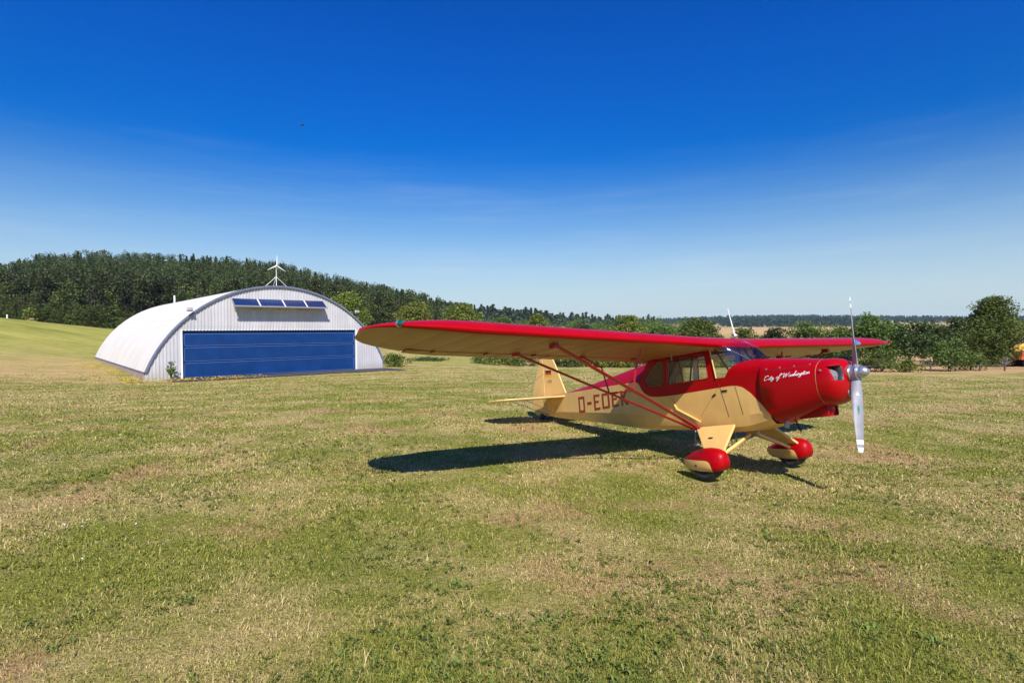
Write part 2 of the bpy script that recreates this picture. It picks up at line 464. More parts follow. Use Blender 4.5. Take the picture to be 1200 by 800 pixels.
# --- fuselage shell
fus = MB()
rings = []
for x in (-5.08, -4.7, -4.25, -3.5, -3.0, -2.6, -2.1, -1.9, -1.75):
    w, zb, zc, zl, zt = (lerp(t, x) for t in (WL, ZB, ZC, ZL, ZT))
    h = [(.62 * w, zb), (w, zc), (w, zl), (w * .62, zl + (zt - zl) * .52), (w * .28, zl + (zt - zl) * .86)]
    rings.append([(x, -a, b) for a, b in [(0, zb)] + h] + [(x, 0, zt)] + [(x, a, b) for a, b in h[::-1]])
fus.loft(rings)
def boot_ring(x):
    w, zb, zc = lerp(WL, x), lerp(ZB, x), lerp(ZC, x)
    if x <= -1.74: h = [(0, zb), (.62 * w, zb), (.75 * w, zb + (zc - zb) * .34), (w, zc)]
    else: h = [(0, zb), (.66 * w, zb + .004), (.9 * w, zb + .07), (w, zc)]
    zs = -.55 if x <= -.3 else (-.47 if x >= -.22 else -.51)
    h.append((w, zs))
    s = min(1, max(0, (x + .06) / .47)) ** .75 * PI / 2
    zt = -.262 + .13 * max(0, .41 - x) - .18 * max(0, x - .41)
    for k in range(1, 9):
        q = s * k / 8
        h.append((w * math.cos(q) ** .8 if q < PI / 2 - 1e-6 else 0., zs + (zt - zs) * math.sin(q) ** .9 if q > 0 else zs))
    return h
xs = (-1.75, -1.3, -.75, -.45, -.3, -.22, -.1, -.06, 0, .06, .12, .18, .24, .3, .36, .41, .48, .56)
H = [boot_ring(x) for x in xs]
for s in (-1, 1):
    fus.loft([[(x, s * a, b) for a, b in h] for x, h in zip(xs, H)], closed=False)
base_curve = [(x, h[-1][0], h[-1][1]) for x, h in zip(xs, H) if -.23 <= x <= .411]   # lower edge of the windshield, port half
# turtledeck shoulder between rear deck and cabin top
r0 = [(.36, -.37), (.36 * .62, -.37 + .345 * .52), (.1, -.37 + .345 * .86), (0, -.025)]
r1 = [(.36, -.03), (.22, -.012), (.1, 0), (0, .0)]
for s in (-1, 1):
    fus.loft([[(-1.75, s * a, b) for a, b in r0], [(-1.5, s * a, b) for a, b in r1]], closed=False)
fuselage = part(fus, 'fuselage', M['fus'], smooth=14)

# --- cabin side panels with window openings
def rounded(poly, r=.05, n=4):
    out = []
    for i, p in enumerate(poly):
        a = Vector(poly[i - 1]) - Vector(p); b = Vector(poly[(i + 1) % len(poly)]) - Vector(p)
        rr = min(r, a.length * .45, b.length * .45)
        p0 = Vector(p) + a.normalized() * rr; p1 = Vector(p) + b.normalized() * rr
        for k in range(n + 1):
            t = k / n; out.append(tuple(p0 * (1 - t) ** 2 + Vector(p) * 2 * t * (1 - t) + p1 * t * t))
    return out
rqw = rounded([(-1.63, -.36), (-1.59, -.475), (-1.215, -.49), (-1.185, -.09), (-1.31, -.10), (-1.47, -.20)], .07)
drw = rounded([(-1.125, -.485), (-.345, -.455), (-.365, -.085), (-1.10, -.09)], .03)
side = [(-1.75, -.55), (-.3, -.55), (-.225, -.47), (-.285, -.03), (-1.5, -.03), (-1.75, -.37)]
for s in (-1, 1):
    sp_ = MB().prism(side, lambda x, z: (x, s * .36, z), lambda x, z: (x, s * .335, z), holes=(rqw, drw))
    pan = part(sp_, 'cabin_side', [M['fus']], smooth=0)
    part(MB().prism([(-1.74, -.52), (-.32, -.54), (-.25, -.46), (-.3, -.05), (-1.48, -.05), (-1.73, -.36)], lambda x, z: (x, s * .334, z), lambda x, z: (x, s * .328, z), holes=(rqw, drw)), 'cabin_lining', M['lining'], pan, 0)
    for w in (rqw, drw):
        part(MB().prism(w, lambda x, z: (x, s * .350, z), lambda x, z: (x, s * .350, z)), 'side_window', M['glass'], smooth=0)
    # window bead, door seams and catches
    fr = MB()
    for w in (drw,):
        fr.tube([(x, s * .362, z) for x, z in w] + [(w[0][0], s * .362, w[0][1])], .006, 6)
    part(fr, 'window_trim', M['red_dark'], pan)
    part(MB().tube([(-.255, s * .368, -.045), (-.2, s * .368, -.47)], .009, 6), 'windshield_post', M['cream'], pan)
    sm_ = MB()
    sm_.tube([(-.17, s * .3615, -.55), (-.06, s * .3615, -1.02)], .0026, 5)
    sm_.tube([(.09, s * .3605, -.60), (.17, s * .3605, -1.0)], .0026, 5)
    sm_.tube([(-.17, s * .3615, -.58), (-.27, s * .3615, -.70), (-.55, s * .3615, -1.0)], .0014, 5)
    parts(sm_, 'door_seam', M['dark'])
    parts(MB().box((-.09, s * .363, -.66), (.09, .008, .028)).box((-.27, s * .363, -.71), (.06, .012, .03), rot=Matrix.Rotation(-.5, 3, 'Y')), 'door_catch', M['dark'])
    part(MB().tube([(-1.09, s * .365, -.70), (-.98, s * .37, -.875), (-.56, s * .37, -1.075)], .016, 8), 'side_rail', M['cream'])

# --- windshield
top_curve = []
bc = [p for p in base_curve]
n = len(bc)
def top_pt(t):          # from the door post along the wing leading edge to the middle
    if t < .3: q = t / .3; return Vector((-.285 + .28 * q, .36 + .02 * math.sin(q * PI / 2), -.03 + .0 * q))
    q = (t - .3) / .7; return Vector((-.005 + .02 * math.sin(q * PI / 2), .38 * (1 - q), -.03 + .075 * math.sin(q * PI / 2)))
ws = MB()
L = [0]
for a, b in zip(bc, bc[1:]): L.append(L[-1] + (Vector(a) - Vector(b)).length)
rows = []
for p, l in zip(bc, L):
    t = l / L[-1]; a = Vector(p); b = top_pt(t); row = []
    for k in range(9):
        f = k / 8; q = a.lerp(b, f); bul = math.sin(PI * f) * .035 * min(1, t * 2)
        q = q + Vector((.6 * bul, .25 * bul * (1 - t), .8 * bul)); row.append(q)
    rows.append(row)
for s in (-1, 1): ws.loft([[(q.x, s * q.y, q.z) for q in r_] for r_ in rows], closed=False)
windshield = part(ws, 'windshield', M['wsglass'], smooth=60)
gs = MB()
ctr = Vector((-.1, 0, -.50))
for s in (-1, 1):
    pts = [(p[0] - .012, s * (max(0, p[1] - .012)), p[2] - .012) for p in bc]
    gs.add(pts + [(-.06, 0, -.42)], [(i_, i_ + 1, len(pts)) for i_ in range(len(pts) - 1)])
    gs.add([pts[0], (-.06, 0, -.42), (-.06, 0, -.72), (pts[0][0], pts[0][1], -.72)], [(0, 1, 2, 3)])
part(gs, 'glareshield', M['dark'], smooth=0)
fr = MB()
for s in (-1, 1):
    fr.tube([(-.19, s * .335, -.06), (.04, s * .335, -.44)], .012, 6)
    fr.tube([(-.05, s * .30, -.05), (.30, s * .05, -.33)], .010, 6)
parts(fr, 'cabin_brace', M['dark'])
ins = MB()
for y in (-.17, 0., .17): ins.lathe([(-.07, .0), (-.07, .05), (-.055, .055)], (-.0, y, -.56), 'X', 14)
parts(ins, 'instrument', M['black'], smooth=30)
seat = MB()
for x in (-.85, -1.45):
    for a, b, c, d in (((x, 0, -.78), (.45, .46, .10), 0, 0), ((x - .24, 0, -.64), (.07, .40, .36), 0, 0)):
        seat.box(a, b)
parts(seat, 'seat', M['seat'], bevel=.03)
part(MB().tube([(-.42, 0, -1.0), (-.40, 0, -.55)], .012, 6), 'control_stick', M['dark'])
parts(MB().tube([(-.95, -.28, -.06), (-.9, -.26, -.45)], .016, 6, flat=.4).tube([(-.72, -.2, -.06), (-.82, -.2, -.46)], .016, 6, flat=.4), 'seat_belt', M['dark'])

# --- engine cowling
def sell(x, w, zt, zb, n=28, e=2.5, dx=None):
    zc, hh = (zt + zb) / 2, (zt - zb) / 2; out = []
    for k in range(n):
        q = 2 * PI * k / n; c_, s_ = math.cos(q), math.sin(q)
        yy = w * math.copysign(abs(c_) ** (2 / e), c_); zz = zc + hh * math.copysign(abs(s_) ** (2 / e), s_)
        out.append((x + (dx(zz) if dx else 0), yy, zz))
    return out
def rear(z): return .10 * max(0, min(1, (-.82 - z) / .25)) + .03 * max(0, min(1, (z + .6) / .3))
cw = MB().loft([sell(.475, .372, -.285, -1.125, e=3.6, dx=rear), sell(.49, .390, -.272, -1.14, e=3.6, dx=rear), sell(.72, .388, -.297, -1.105, e=3.4), sell(.95, .376, -.328, -1.045, e=3.1), sell(1.12, .361, -.355, -.99, e=2.8), sell(1.222, .348, -.368, -.95, e=2.6)], caps=False)
cowl = part(cw, 'engine_cowling', M['red'], smooth=50)
nb = MB().loft([sell(1.226, .350, -.366, -.952, e=2.6), sell(1.29, .345, -.372, -.938, e=2.55), sell(1.35, .336, -.382, -.912), sell(1.395, .318, -.398, -.87, e=2.3), sell(1.428, .285, -.425, -.82, e=2.2), sell(1.448, .225, -.465, -.765, e=2.1), sell(1.455, .12, -.51, -.70), sell(1.456, .04, -.56, -.62)], caps=True)
nose = part(nb, 'nose_bowl', M['red'], cowl, smooth=50)
cut = MB()
for s in (-1, 1):
    ov = [(-.066, -.08), (0, -.088), (.072, -.08), (.085, 0), (.072, .088), (0, .098), (-.066, .088), (-.076, 0)]
    cut.loft([[(1.345, s * (.222 + a), -.572 + b) for a, b in ov], [(1.7, s * (.222 + a), -.572 + b) for a, b in ov]])
cutter = part(cut, 'inlet_cutter', M['dark'])
bo = nose.modifiers.new('inlets', 'BOOLEAN'); bo.object = cutter; bo.operation = 'DIFFERENCE'; bo.solver = 'EXACT'; bo.material_mode = 'TRANSFER'
bpy.context.view_layer.update()
dg = bpy.context.evaluated_depsgraph_get()
nm = bpy.data.meshes.new_from_object(nose.evaluated_get(dg))
nose.modifiers.clear(); nose.data = nm; nm.name = 'nose_bowl'
bpy.data.objects.remove(cutter)
bm = bmesh.new(); bm.from_mesh(nm)      # the openings look through into the cowling: drop the cutter's end faces
bmesh.ops.delete(bm, geom=[f for f in bm.faces if abs(f.calc_center_median().x - (1.345 - AO[0])) < .012 and abs(f.calc_center_median().y) < .36 and abs(f.normal.x) > .9], context='FACES')
bm.to_mesh(nm); bm.free()
eng = MB()
for s in (-1, 1):
    for k in range(9): eng.lathe([(-.006, .02), (-.006, .105), (.006, .105), (.006, .02)], (1.285, s * (.145 + k * .016), -.60), 'Y', 14)
    eng.box((1.325, s * .215, -.665), (.06, .11, .03), rot=Matrix.Rotation(.4, 3, 'X'))
eng.box((1.07, 0, -.66), (.2, .28, .26))
part(eng, 'engine', M['alu'], cowl, smooth=0)
part(MB().loft([sell(1.2215, .3498, -.3662, -.9518, e=2.6), sell(1.2265, .3498, -.3662, -.9518, e=2.6)], caps=False), 'bowl_seam', M['cream'], cowl)
part(MB().loft([sell(1.10, .33, -.40, -.92), sell(1.101, .05, -.6, -.7)], caps=False), 'baffle', M['black'], cowl)
rv = MB()
cb = None
bm = bmesh.new(); bm.from_mesh(cowl.data); cbvh = BVHTree.FromBMesh(bm)
def cowl_y(x, z, s=-1):
    h = cbvh.ray_cast(Vector((x - AO[0], s * 2, z - AO[2])), Vector((0, -s, 0)))
    return h[0].y if h[0] else s * .36
seam = MB()
for s in (-1, 1):
    pts = [(x, cowl_y(x, z, s) + s * .001, z) for x, z in [(.56 + k * .06, -.455 + .0 * k) for k in range(11)]]
    seam.tube(pts, .0035, 5)
parts(seam, 'cowl_seam', M['dark'], cowl)
for s in (-1, 1):
    for k in range(4):
        x = .6 + k * .18; rv.lathe([(-.004, .010), (.004, .010), (.006, .004)], (x, cowl_y(x, -.43, s), -.43), 'Y', 8)
    rv.lathe([(-.004, .013), (.004, .013), (.006, .004)], (1.29, s * .342, -.52), 'Y', 8)
parts(rv, 'cowl_fastener', M['alu'], cowl)
# carburettor air box, exhaust, breather
def rr(x, y0, y1, z0, z1): return [(x, y0, z0), (x, y1, z0), (x, y1, z1), (x, y0, z1)]
ab = MB().loft([rr(.80, -.11, .11, -1.10, -1.0), rr(1.0, -.12, .12, -1.085, -.93), rr(1.19, -.115, .115, -1.075, -.90), rr(1.20, -.10, .10, -1.06, -.915), rr(1.16, -.09, .09, -1.05, -.925)])
box = part(ab, 'carburettor_air_box', [M['red']], smooth=20, bevel=.012)
part(MB().lathe([(1.155, .0), (1.165, .07), (1.175, .05), (1.18, .0)], (.012, 0, -.99), 'X', 16), 'air_filter', M['red'], box)
part(MB().lathe([(1.36, .0), (1.36, .05), (1.44, .055), (1.445, .04), (1.40, .035)], (0, -.02, -.80), 'X', 14), 'oil_cooler_duct', M['alu'])
part(MB().tube([(.63, -.12, -1.02), (.64, -.12, -1.13), (.62, -.12, -1.20)], [.032, .034, .034], 12), 'exhaust_pipe', M['alu'])
part(MB().tube([(.70, -.06, -1.05), (.72, -.06, -1.12), (.775, -.06, -1.26)], .010, 8), 'breather_pipe', M['black'])

# --- propeller
HUB = Vector((1.515, 0, -.573)); PHI = .149
prop = thing('propeller', None, None); prop.parent = plane
prop.location = HUB - WHEEL; prop.rotation_euler = (-PHI, 0, 0)
def pbuild(mb, name, m_, par=prop, smooth=40): return mb.build(name, m_, par, smooth)
pbuild(MB().lathe([(-.085, .0), (-.085, .098), (-.035, .103), (-.03, .08), (.035, .08), (.04, .095)], n=28), 'hub', M['chrome'])
pbuild(MB().lathe([(.03, .0), (.035, .064), (.05, .068), (.09, .066), (.125, .053), (.148, .03), (.156, .0)], n=28), 'spinner', M['chrome'])
for s in (1, -1):
    rings, tipr = [], []
    def section(z):
        f = z / .94
        ch = lerp([(0, .10), (.15, .112), (.35, .130), (.6, .122), (.85, .098), (.96, .08), (1.0, .06)], f)
        th = lerp([(0, .075), (.15, .05), (.35, .03), (.7, .018), (1, .008)], f)
        be = math.radians(lerp([(0, 62), (.2, 50), (.45, 34), (.75, 24), (1, 19)], f))
        c_ = Vector((math.sin(be), -s * math.cos(be), 0)); nn = Vector((math.cos(be), s * math.sin(be), 0))
        out = []
        for k in range(14):
            q = 2 * PI * k / 14; out.append(c_ * (ch / 2 * math.cos(q)) + nn * (th / 2 * math.sin(q) * (1 if math.sin(q) > 0 else .35)) + Vector((0, 0, s * z)))
        return out
    zs = [.05, .12, .2, .3, .42, .55, .68, .80]
    bl = pbuild(MB().loft([section(z) for z in zs]), 'blade', M['alu'])
    pbuild(MB().loft([section(z) for z in (.80, .852)]), 'tip_band', M['white'], bl)
    pbuild(MB().loft([section(z) for z in (.852, .886)]), 'tip_band', M['alu'], bl)
    pbuild(MB().loft([section(z) for z in (.886, .92, .935, .94)]), 'tip_band', M['white'], bl)
    def on_blade(z, a, lift=.004):
        ring = section(z); f = z / .94
        ch = lerp([(0, .10), (.15, .112), (.35, .130), (.6, .122), (.85, .098), (.96, .08), (1.0, .06)], f)
        be = math.radians(lerp([(0, 62), (.2, 50), (.45, 34), (.75, 24), (1, 19)], f))
        th = lerp([(0, .075), (.15, .05), (.35, .03), (.7, .018), (1, .008)], f)
        c_ = Vector((math.sin(be), -s * math.cos(be), 0)); nn = Vector((math.cos(be), s * math.sin(be), 0))
        return c_ * a + nn * (th / 2 * math.sqrt(max(0, 1 - (2 * a / ch) ** 2)) + lift) + Vector((0, 0, s * z))
    dm = MB()
    dm.add([on_blade(.28, -.022), on_blade(.28, .022), on_blade(.235, .0)], [(0, 1, 2)])
    pbuild(dm, 'blade_decal', M['white'], bl, 0)
    dm = MB()
    for z0, z1, w_ in ((.40, .425, .006), (.425, .455, .012), (.455, .475, .008), (.475, .50, .004)):
        dm.add([on_blade(z0, -w_), on_blade(z0, w_), on_blade(z1, w_), on_blade(z1, -w_)], [(0, 1, 2, 3)])
    pbuild(dm, 'blade_decal', M['green'], bl, 0)

# --- wings
UP = [(0, .030), (.006, .045), (.0125, .053), (.025, .066), (.05, .084), (.1, .106), (.18, .124), (.3, .130), (.42, .124), (.55, .108), (.66, .089), (.775, .062), (.85, .042), (.93, .021), (1., .004)]
LO = [(.006, .018), (.0125, .012), (.03, .006), (.06, .003), (.12, .0), (.3, .0), (.5, .0), (.66, .0), (.775, .0), (.85, .0), (.93, .0), (1., .0)]
CH, ZF, DI = 1.6, -.062, .0245
PLE = [(0, 0), (4.5, 0), (4.7, -.018), (4.9, -.065), (5.05, -.115), (5.15, -.175), (5.23, -.25), (5.29, -.34), (5.325, -.44), (5.34, -.56)]
PTE = [(0, -CH), (4.15, -CH), (4.4, -1.53), (4.6, -1.46), (4.8, -1.39), (5.0, -1.31), (5.15, -1.21), (5.25, -1.08), (5.31, -.93), (5.34, -.70)]
SPAN_K = {-1: 1., 1: .88}
def sy(y, s): return s * (.42 + (y - .42) * SPAN_K[s]) if y > .42 else s * y
def planform(y):
    return lerp(PLE, abs(y)), lerp(PTE, abs(y))
def foil(y, s, cut=False):
    le, te = planform(y); c_ = le - te
    xmax = min(1., (1.24 + le) / c_) if cut else 1.
    zb = ZF + DI * max(0, y - .42)
    q = max(0., min(1., (y - 4.2) / 1.1)); k = 1 - .80 * q ** 1.6
    lift = (1 - k) * .085
    pts = []
    for x, z in UP[::-1]: pts.append((x, z))
    for x, z in LO: pts.append((x, z))
    out = []
    for x, z in pts:
        xx = min(x, xmax); zz = z
        if x > xmax: zz = np.interp(xmax, [a for a, _ in UP], [b for _, b in UP]) if z > 0 and (x, z) in UP else 0.
        out.append((le - xx * c_, sy(y, s), zb + zz * CH * k + lift))
    return out
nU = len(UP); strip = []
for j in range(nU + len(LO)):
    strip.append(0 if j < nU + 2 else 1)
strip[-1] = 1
# centre section above the cabin
def roof_piece(xa, xb):
    u_ = [(x, z) for x, z in UP if xa < x < xb]; zi = lambda x: float(np.interp(x, [a for a, _ in UP], [b for _, b in UP]))
    top = [(xb, zi(xb))] + u_[::-1] + [(xa, zi(xa))]
    low_ = [(xa, .012 if xa < .01 else .0)] + ([(.0125, .012), (.06, .003)] if xa < .01 else []) + [(xb, 0.)]
    return [[(-x * CH, y_, ZF + z * CH) for x, z in top + low_] for y_ in (-.42, .42)]
part(MB().loft(roof_piece(0, .20)), 'cabin_roof', M['red'], smooth=40)
part(MB().loft(roof_piece(.66, 1.)), 'cabin_roof', M['red'], smooth=40)
part(MB().loft([[(-x * CH, y_, ZF + z * CH) for x, z in [(.66, .089), (.55, .108), (.42, .124), (.3, .130), (.20, .1252)]] for y_ in (-.42, .42)], closed=False), 'skylight', M['glass'], smooth=60)
part(MB().box((-.68, 0, ZF + .16), (.73, .05, .03)), 'skylight_rib', M['red'])
wing_under = None
def under_material():  # cream fabric darkened to tan, putting the underside's shade into the colour
    m, nt, out = mat('cream_wing_fabric_shaded')
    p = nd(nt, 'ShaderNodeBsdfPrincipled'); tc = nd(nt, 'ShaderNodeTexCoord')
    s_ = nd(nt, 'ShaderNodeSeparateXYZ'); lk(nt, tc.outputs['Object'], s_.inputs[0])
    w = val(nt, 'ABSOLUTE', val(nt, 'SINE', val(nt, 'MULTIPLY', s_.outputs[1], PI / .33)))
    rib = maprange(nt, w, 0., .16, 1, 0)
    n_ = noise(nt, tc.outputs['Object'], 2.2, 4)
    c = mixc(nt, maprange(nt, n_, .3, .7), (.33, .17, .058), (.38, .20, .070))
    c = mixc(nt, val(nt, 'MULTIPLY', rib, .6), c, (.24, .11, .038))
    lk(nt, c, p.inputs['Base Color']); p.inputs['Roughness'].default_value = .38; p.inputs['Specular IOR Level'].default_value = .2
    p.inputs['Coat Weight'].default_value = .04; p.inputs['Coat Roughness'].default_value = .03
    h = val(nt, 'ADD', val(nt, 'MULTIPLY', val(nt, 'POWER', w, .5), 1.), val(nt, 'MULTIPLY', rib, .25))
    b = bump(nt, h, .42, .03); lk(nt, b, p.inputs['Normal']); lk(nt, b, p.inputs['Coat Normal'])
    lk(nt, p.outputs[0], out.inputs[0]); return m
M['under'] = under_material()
for s in (-1, 1):
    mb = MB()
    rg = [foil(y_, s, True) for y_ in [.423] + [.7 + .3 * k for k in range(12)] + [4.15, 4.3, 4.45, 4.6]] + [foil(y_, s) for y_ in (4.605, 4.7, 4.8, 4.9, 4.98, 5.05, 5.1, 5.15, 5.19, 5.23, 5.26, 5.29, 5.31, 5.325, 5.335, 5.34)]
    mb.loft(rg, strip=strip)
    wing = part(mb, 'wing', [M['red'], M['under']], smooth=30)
    for nm_, ya, yb in (('flap', .45, 2.46), ('aileron', 2.49, 4.59)):
        def ail(y_):
            zb = ZF + DI * (y_ - .42); q = []; te = planform(y_)[1]
            for x, z in ((.800, .030), (.805, .044), (.82, .049), (.86, .039), (.93, .021), (1., .004), (1., -.001), (.86, -.001), (.82, .0), (.803, .012)):
                q.append((-.8 * CH + (x - .8) / .2 * (te + .8 * CH), sy(y_, s), zb + z * CH * (1 if y_ < 4.2 else .8) - .004))
            return q
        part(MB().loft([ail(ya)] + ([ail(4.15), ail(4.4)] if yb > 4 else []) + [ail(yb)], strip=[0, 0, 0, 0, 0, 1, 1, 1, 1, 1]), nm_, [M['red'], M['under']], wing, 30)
    gs_ = MB().loft([[(-1.236, sy(y_, s), ZF + DI * (y_ - .42) + .001), (-1.285, sy(y_, s), ZF + DI * (y_ - .42) + .012), (-1.285, sy(y_, s), ZF + DI * (y_ - .42) + .02), (-1.236, sy(y_, s), ZF + DI * (y_ - .42) + .02)] for y_ in (.45, 4.59)])
    part(gs_, 'hinge_gap', M['dark'], wing, 0)
    hb = MB()
    for y_ in (.9, 1.9, 2.75, 3.5, 4.25):
        hb.box((-1.27, sy(y_, s), ZF + DI * (y_ - .42) - .010), (.12, .014, .026))
    parts(hb, 'hinge_bracket', M['red_dark'], wing, 0)
    # navigation light on the tip bow
    y_ = 5.08; le, te = planform(y_); zz = ZF + DI * (y_ - .42) + .085
    nl = part(MB().lathe([(-.03, .0), (-.028, .032), (.0, .036), (.02, .034)], (le + .0, sy(y_, s), zz), 'X', 16), 'navigation_light', M['chrome'], wing)
    part(MB().lathe([(.02, .033), (.045, .030), (.062, .018), (.068, .0)], (le, sy(y_, s), zz), 'X', 16), 'light_lens', M['greenlens'] if s < 0 else M['redlens'], nl)
    if s > 0:
        gl = MB(); ra, rb = [], []
        for y_, arr in ((3.50, ra), (3.68, rb)):
            f_ = foil(y_, s)
            for p in f_[nU - 5:nU + 3]: arr.append((p[0] + .003, p[1], p[2] + .002))
        part(gl.loft([ra, rb], closed=False), 'landing_light', M['lightlens'], wing, 60)
    # lift struts and jury struts
    st = MB()
    F0, F1 = Vector((-.60, s * .38, -1.17)), Vector((-.33, sy(3.07, s), -.01))
    B0, B1 = Vector((-.69, s * .38, -1.172)), Vector((-1.20, sy(3.08, s), -.005))
    part(MB().tube([F0, F1], .034, 12, flat=.42, upv=(1, 0, .2)), 'lift_strut', M['red_dark'])
    part(MB().tube([B0, B1], .028, 12, flat=.42, upv=(1, 0, .2)), 'lift_strut', M['red_dark'])
    ft = MB()
    ft.box((F1.x, F1.y, F1.z - .02), (.12, .07, .06)); ft.box((B1.x, B1.y, B1.z - .01), (.12, .07, .05)); ft.box((-.64, s * .385, -1.165), (.17, .05, .05))
    parts(ft, 'strut_fitting', M['red_dark'], bevel=.008)
    jf, jb = F0.lerp(F1, .50), B0.lerp(B1, .50)
    jt = MB()
    jt.tube([jf, jf + Vector((.04, -s * .04, .28)), (-.33, jf.y - s * .08, -.05)], .013, 6)
    jt.tube([jb, jb + Vector((.0, s * .10, .36)), (-1.16, jb.y + s * .28, -.03)], .013, 6)
    jt.tube([jf, jb], .012, 6)
    parts(jt, 'jury_strut', M['red_dark'])
    # main gear
    leg = MB()
    o_ = [(-.66, .355, -1.165), (.02, .355, -1.135), (.175, .905, -1.525), (-.065, .905, -1.535)]
    q_ = [Vector((a, s * b, c)) for a, b, c in o_]
    nrm = (q_[1] - q_[0]).cross(q_[2] - q_[0]).normalized() * .018
    leg.loft([[p + nrm for p in q_], [p - nrm for p in q_]])
    nrm = None
    part(leg, 'gear_leg', M['cream'], smooth=0, bevel=.01)
    part(MB().tube([(.05, s * .76, -1.52), (.03, s * .08, -1.285)], .022, 10), 'shock_strut', M['cream'])
    part(MB().box((-.22, s * .60, -1.30), (.07, .012, .03), rot=Matrix.Rotation(s * .55, 3, 'X')), 'leg_vent', M['dark'])
    wheel = part(MB().lathe([(-.06, .0), (-.075, .09), (-.1, .135), (-.105, .17), (-.088, .182), (-.055, .195), (0, .198), (.055, .195), (.088, .182), (.105, .16), (.1, .13), (.075, .09), (.06, .0)], (-.028, s * .93, -1.809 + .196), 'Y', 30), 'wheel', M['black'], smooth=50)
    part(MB().lathe([(-.112, .0), (-.108, .06), (-.08, .07)], (-.028, s * .93, -1.613), 'Y', 18) if s < 0 else MB().lathe([(.112, .0), (.108, .06), (.08, .07)], (-.028, s * .93, -1.613), 'Y', 18), 'rim', M['alu'], wheel)
    wp = MB(); rg = []
    for x, w, zt, zb in ((.272, .012, -1.545, -1.572), (.264, .055, -1.505, -1.605), (.245, .09, -1.465, -1.642), (.21, .118, -1.432, -1.678), (.14, .140, -1.408, -1.70), (.04, .148, -1.398, -1.70), (-.08, .142, -1.408, -1.70), (-.2, .122, -1.440, -1.695), (-.31, .088, -1.485, -1.675), (-.39, .05, -1.525, -1.635), (-.435, .012, -1.56, -1.585)):
        ring = sell(x, w, zt, zb - .06, n=24, e=2.2)
        rg.append([(a, b + s * .93, max(c, zb)) for a, b, c in ring])
    part(wp.loft(rg), 'wheel_pant', M['pant'], smooth=50)
    part(MB().lathe([(-.004, .014), (.004, .014), (.006, .004)], (-.12, s * 1.072, -1.625), 'Y', 10), 'wheel_pant_screw', M['dark'])
    # tail surfaces
    def plate(pts, th=.03):
        return MB().prism(pts, lambda a, b: (a, s * b, -.448 - .012 * b + th / 2), lambda a, b: (a, s * b, -.448 - .012 * b - th / 2))
    st_ = [(-4.16, .085), (-4.30, .6), (-4.46, 1.15), (-4.56, 1.34), (-4.70, 1.45), (-4.83, 1.478), (-4.93, 1.478), (-4.93, .05)]
    el_ = [(-4.945, .10), (-4.945, 1.478), (-5.05, 1.47), (-5.2, 1.40), (-5.36, 1.2), (-5.42, .9), (-5.42, .35), (-5.3, .14)]
    stab = part(plate(st_), 'stabilizer', M['cream'], smooth=0, bevel=.012)
    part(plate(el_, .024), 'elevator', M['cream'], stab, 0, bevel=.01)
    part(MB().box((-4.14, s * .11, -.46), (.05, .03, .14)), 'stabilizer_bracket', M['dark'], bevel=.005)
    wi = MB().tube([(-4.95, s * .03, -.80), (-4.93, s * 1.0, -.475)], .005, 5).tube([(-4.90, s * .0, .15), (-4.93, s * 1.0, -.45)], .003, 5).tube([(-4.5, s * .02, -.84), (-4.45, s * .95, -.475)], .004, 5)
    parts(wi, 'tail_wire', M['dark'])
    part(MB().tube([(-.52, s * .30, -1.19), (-.58, s * .42, -1.42), (-.66, s * .42, -1.42), (-.72, s * .31, -1.2)], .009, 6), 'boarding_step', M['alu'])

def vplate(pts, th): return MB().prism(pts, lambda a, b: (a, -th / 2, b), lambda a, b: (a, th / 2, b))
fin = part(vplate([(-4.27, -.40), (-4.43, -.08), (-4.59, .25), (-4.72, .46), (-4.82, .55), (-4.93, .585), (-5.04, .56), (-5.04, -.78), (-4.9, -.78), (-4.9, -.42)], .032), 'fin', M['cream'], smooth=0, bevel=.012)
part(vplate([(-5.052, .555), (-5.12, .50), (-5.22, .33), (-5.40, .0), (-5.54, -.3), (-5.58, -.5), (-5.57, -.66), (-5.47, -.78), (-5.3, -.82), (-5.052, -.80)], .028), 'rudder', M['cream'], fin, 0, bevel=.01)
for k, m_ in enumerate(('flagblack', 'flagred', 'flaggold')):
    z1 = .165 - k * .047; dz = .02
    for s in (-1, 1):
        part(MB().add([(-4.975, s * .0175, z1), (-4.755, s * .0175, z1 - dz), (-4.755, s * .0175, z1 - dz - .046), (-4.975, s * .0175, z1 - .046)], [(0, 1, 2, 3)]), 'flag_stripe', M[m_], fin, 0)
em = MB()
for k in range(6):
    x = -4.90 + k * .026
    for z1 in (-.075, -.115): em.box((x, -.0175, z1 + (.01 if k % 2 else 0)), (.018, .002, .016 if (k + int(z1 * 100)) % 3 else .026))
em.tube([(-4.91, -.0175, -.095), (-4.83, -.0175, -.055), (-4.75, -.0175, -.09)], .005, 5)
part(em, 'fin_emblem', M['ochre'], fin, 0)
tw = part(MB().lathe([(-.03, .0), (-.035, .05), (-.028, .08), (0, .088), (.028, .08), (.035, .05), (.03, .0)], (-5.22, 0, -.929 + .085), 'Y', 18), 'tail_wheel', M['black'])
part(MB().tube([(-4.85, 0, -.845), (-5.0, 0, -.885), (-5.12, 0, -.865), (-5.17, 0, -.80)], .028, 8, flat=1.2).box((-5.2, .045, -.82), (.11, .012, .05)).box((-5.2, -.045, -.82), (.11, .012, .05)), 'tail_spring', M['dark'])
part(MB().box((-4.62, -.13, -.70), (.05, .012, .10), rot=Matrix.Rotation(.4, 3, 'Y')), 'control_fairing', M['cream'], bevel=.004)
part(MB().box((-1.72, -.15, -1.195), (.22, .10, .025)), 'belly_step', M['alu'], bevel=.008)  # flat silver foot step under the belly
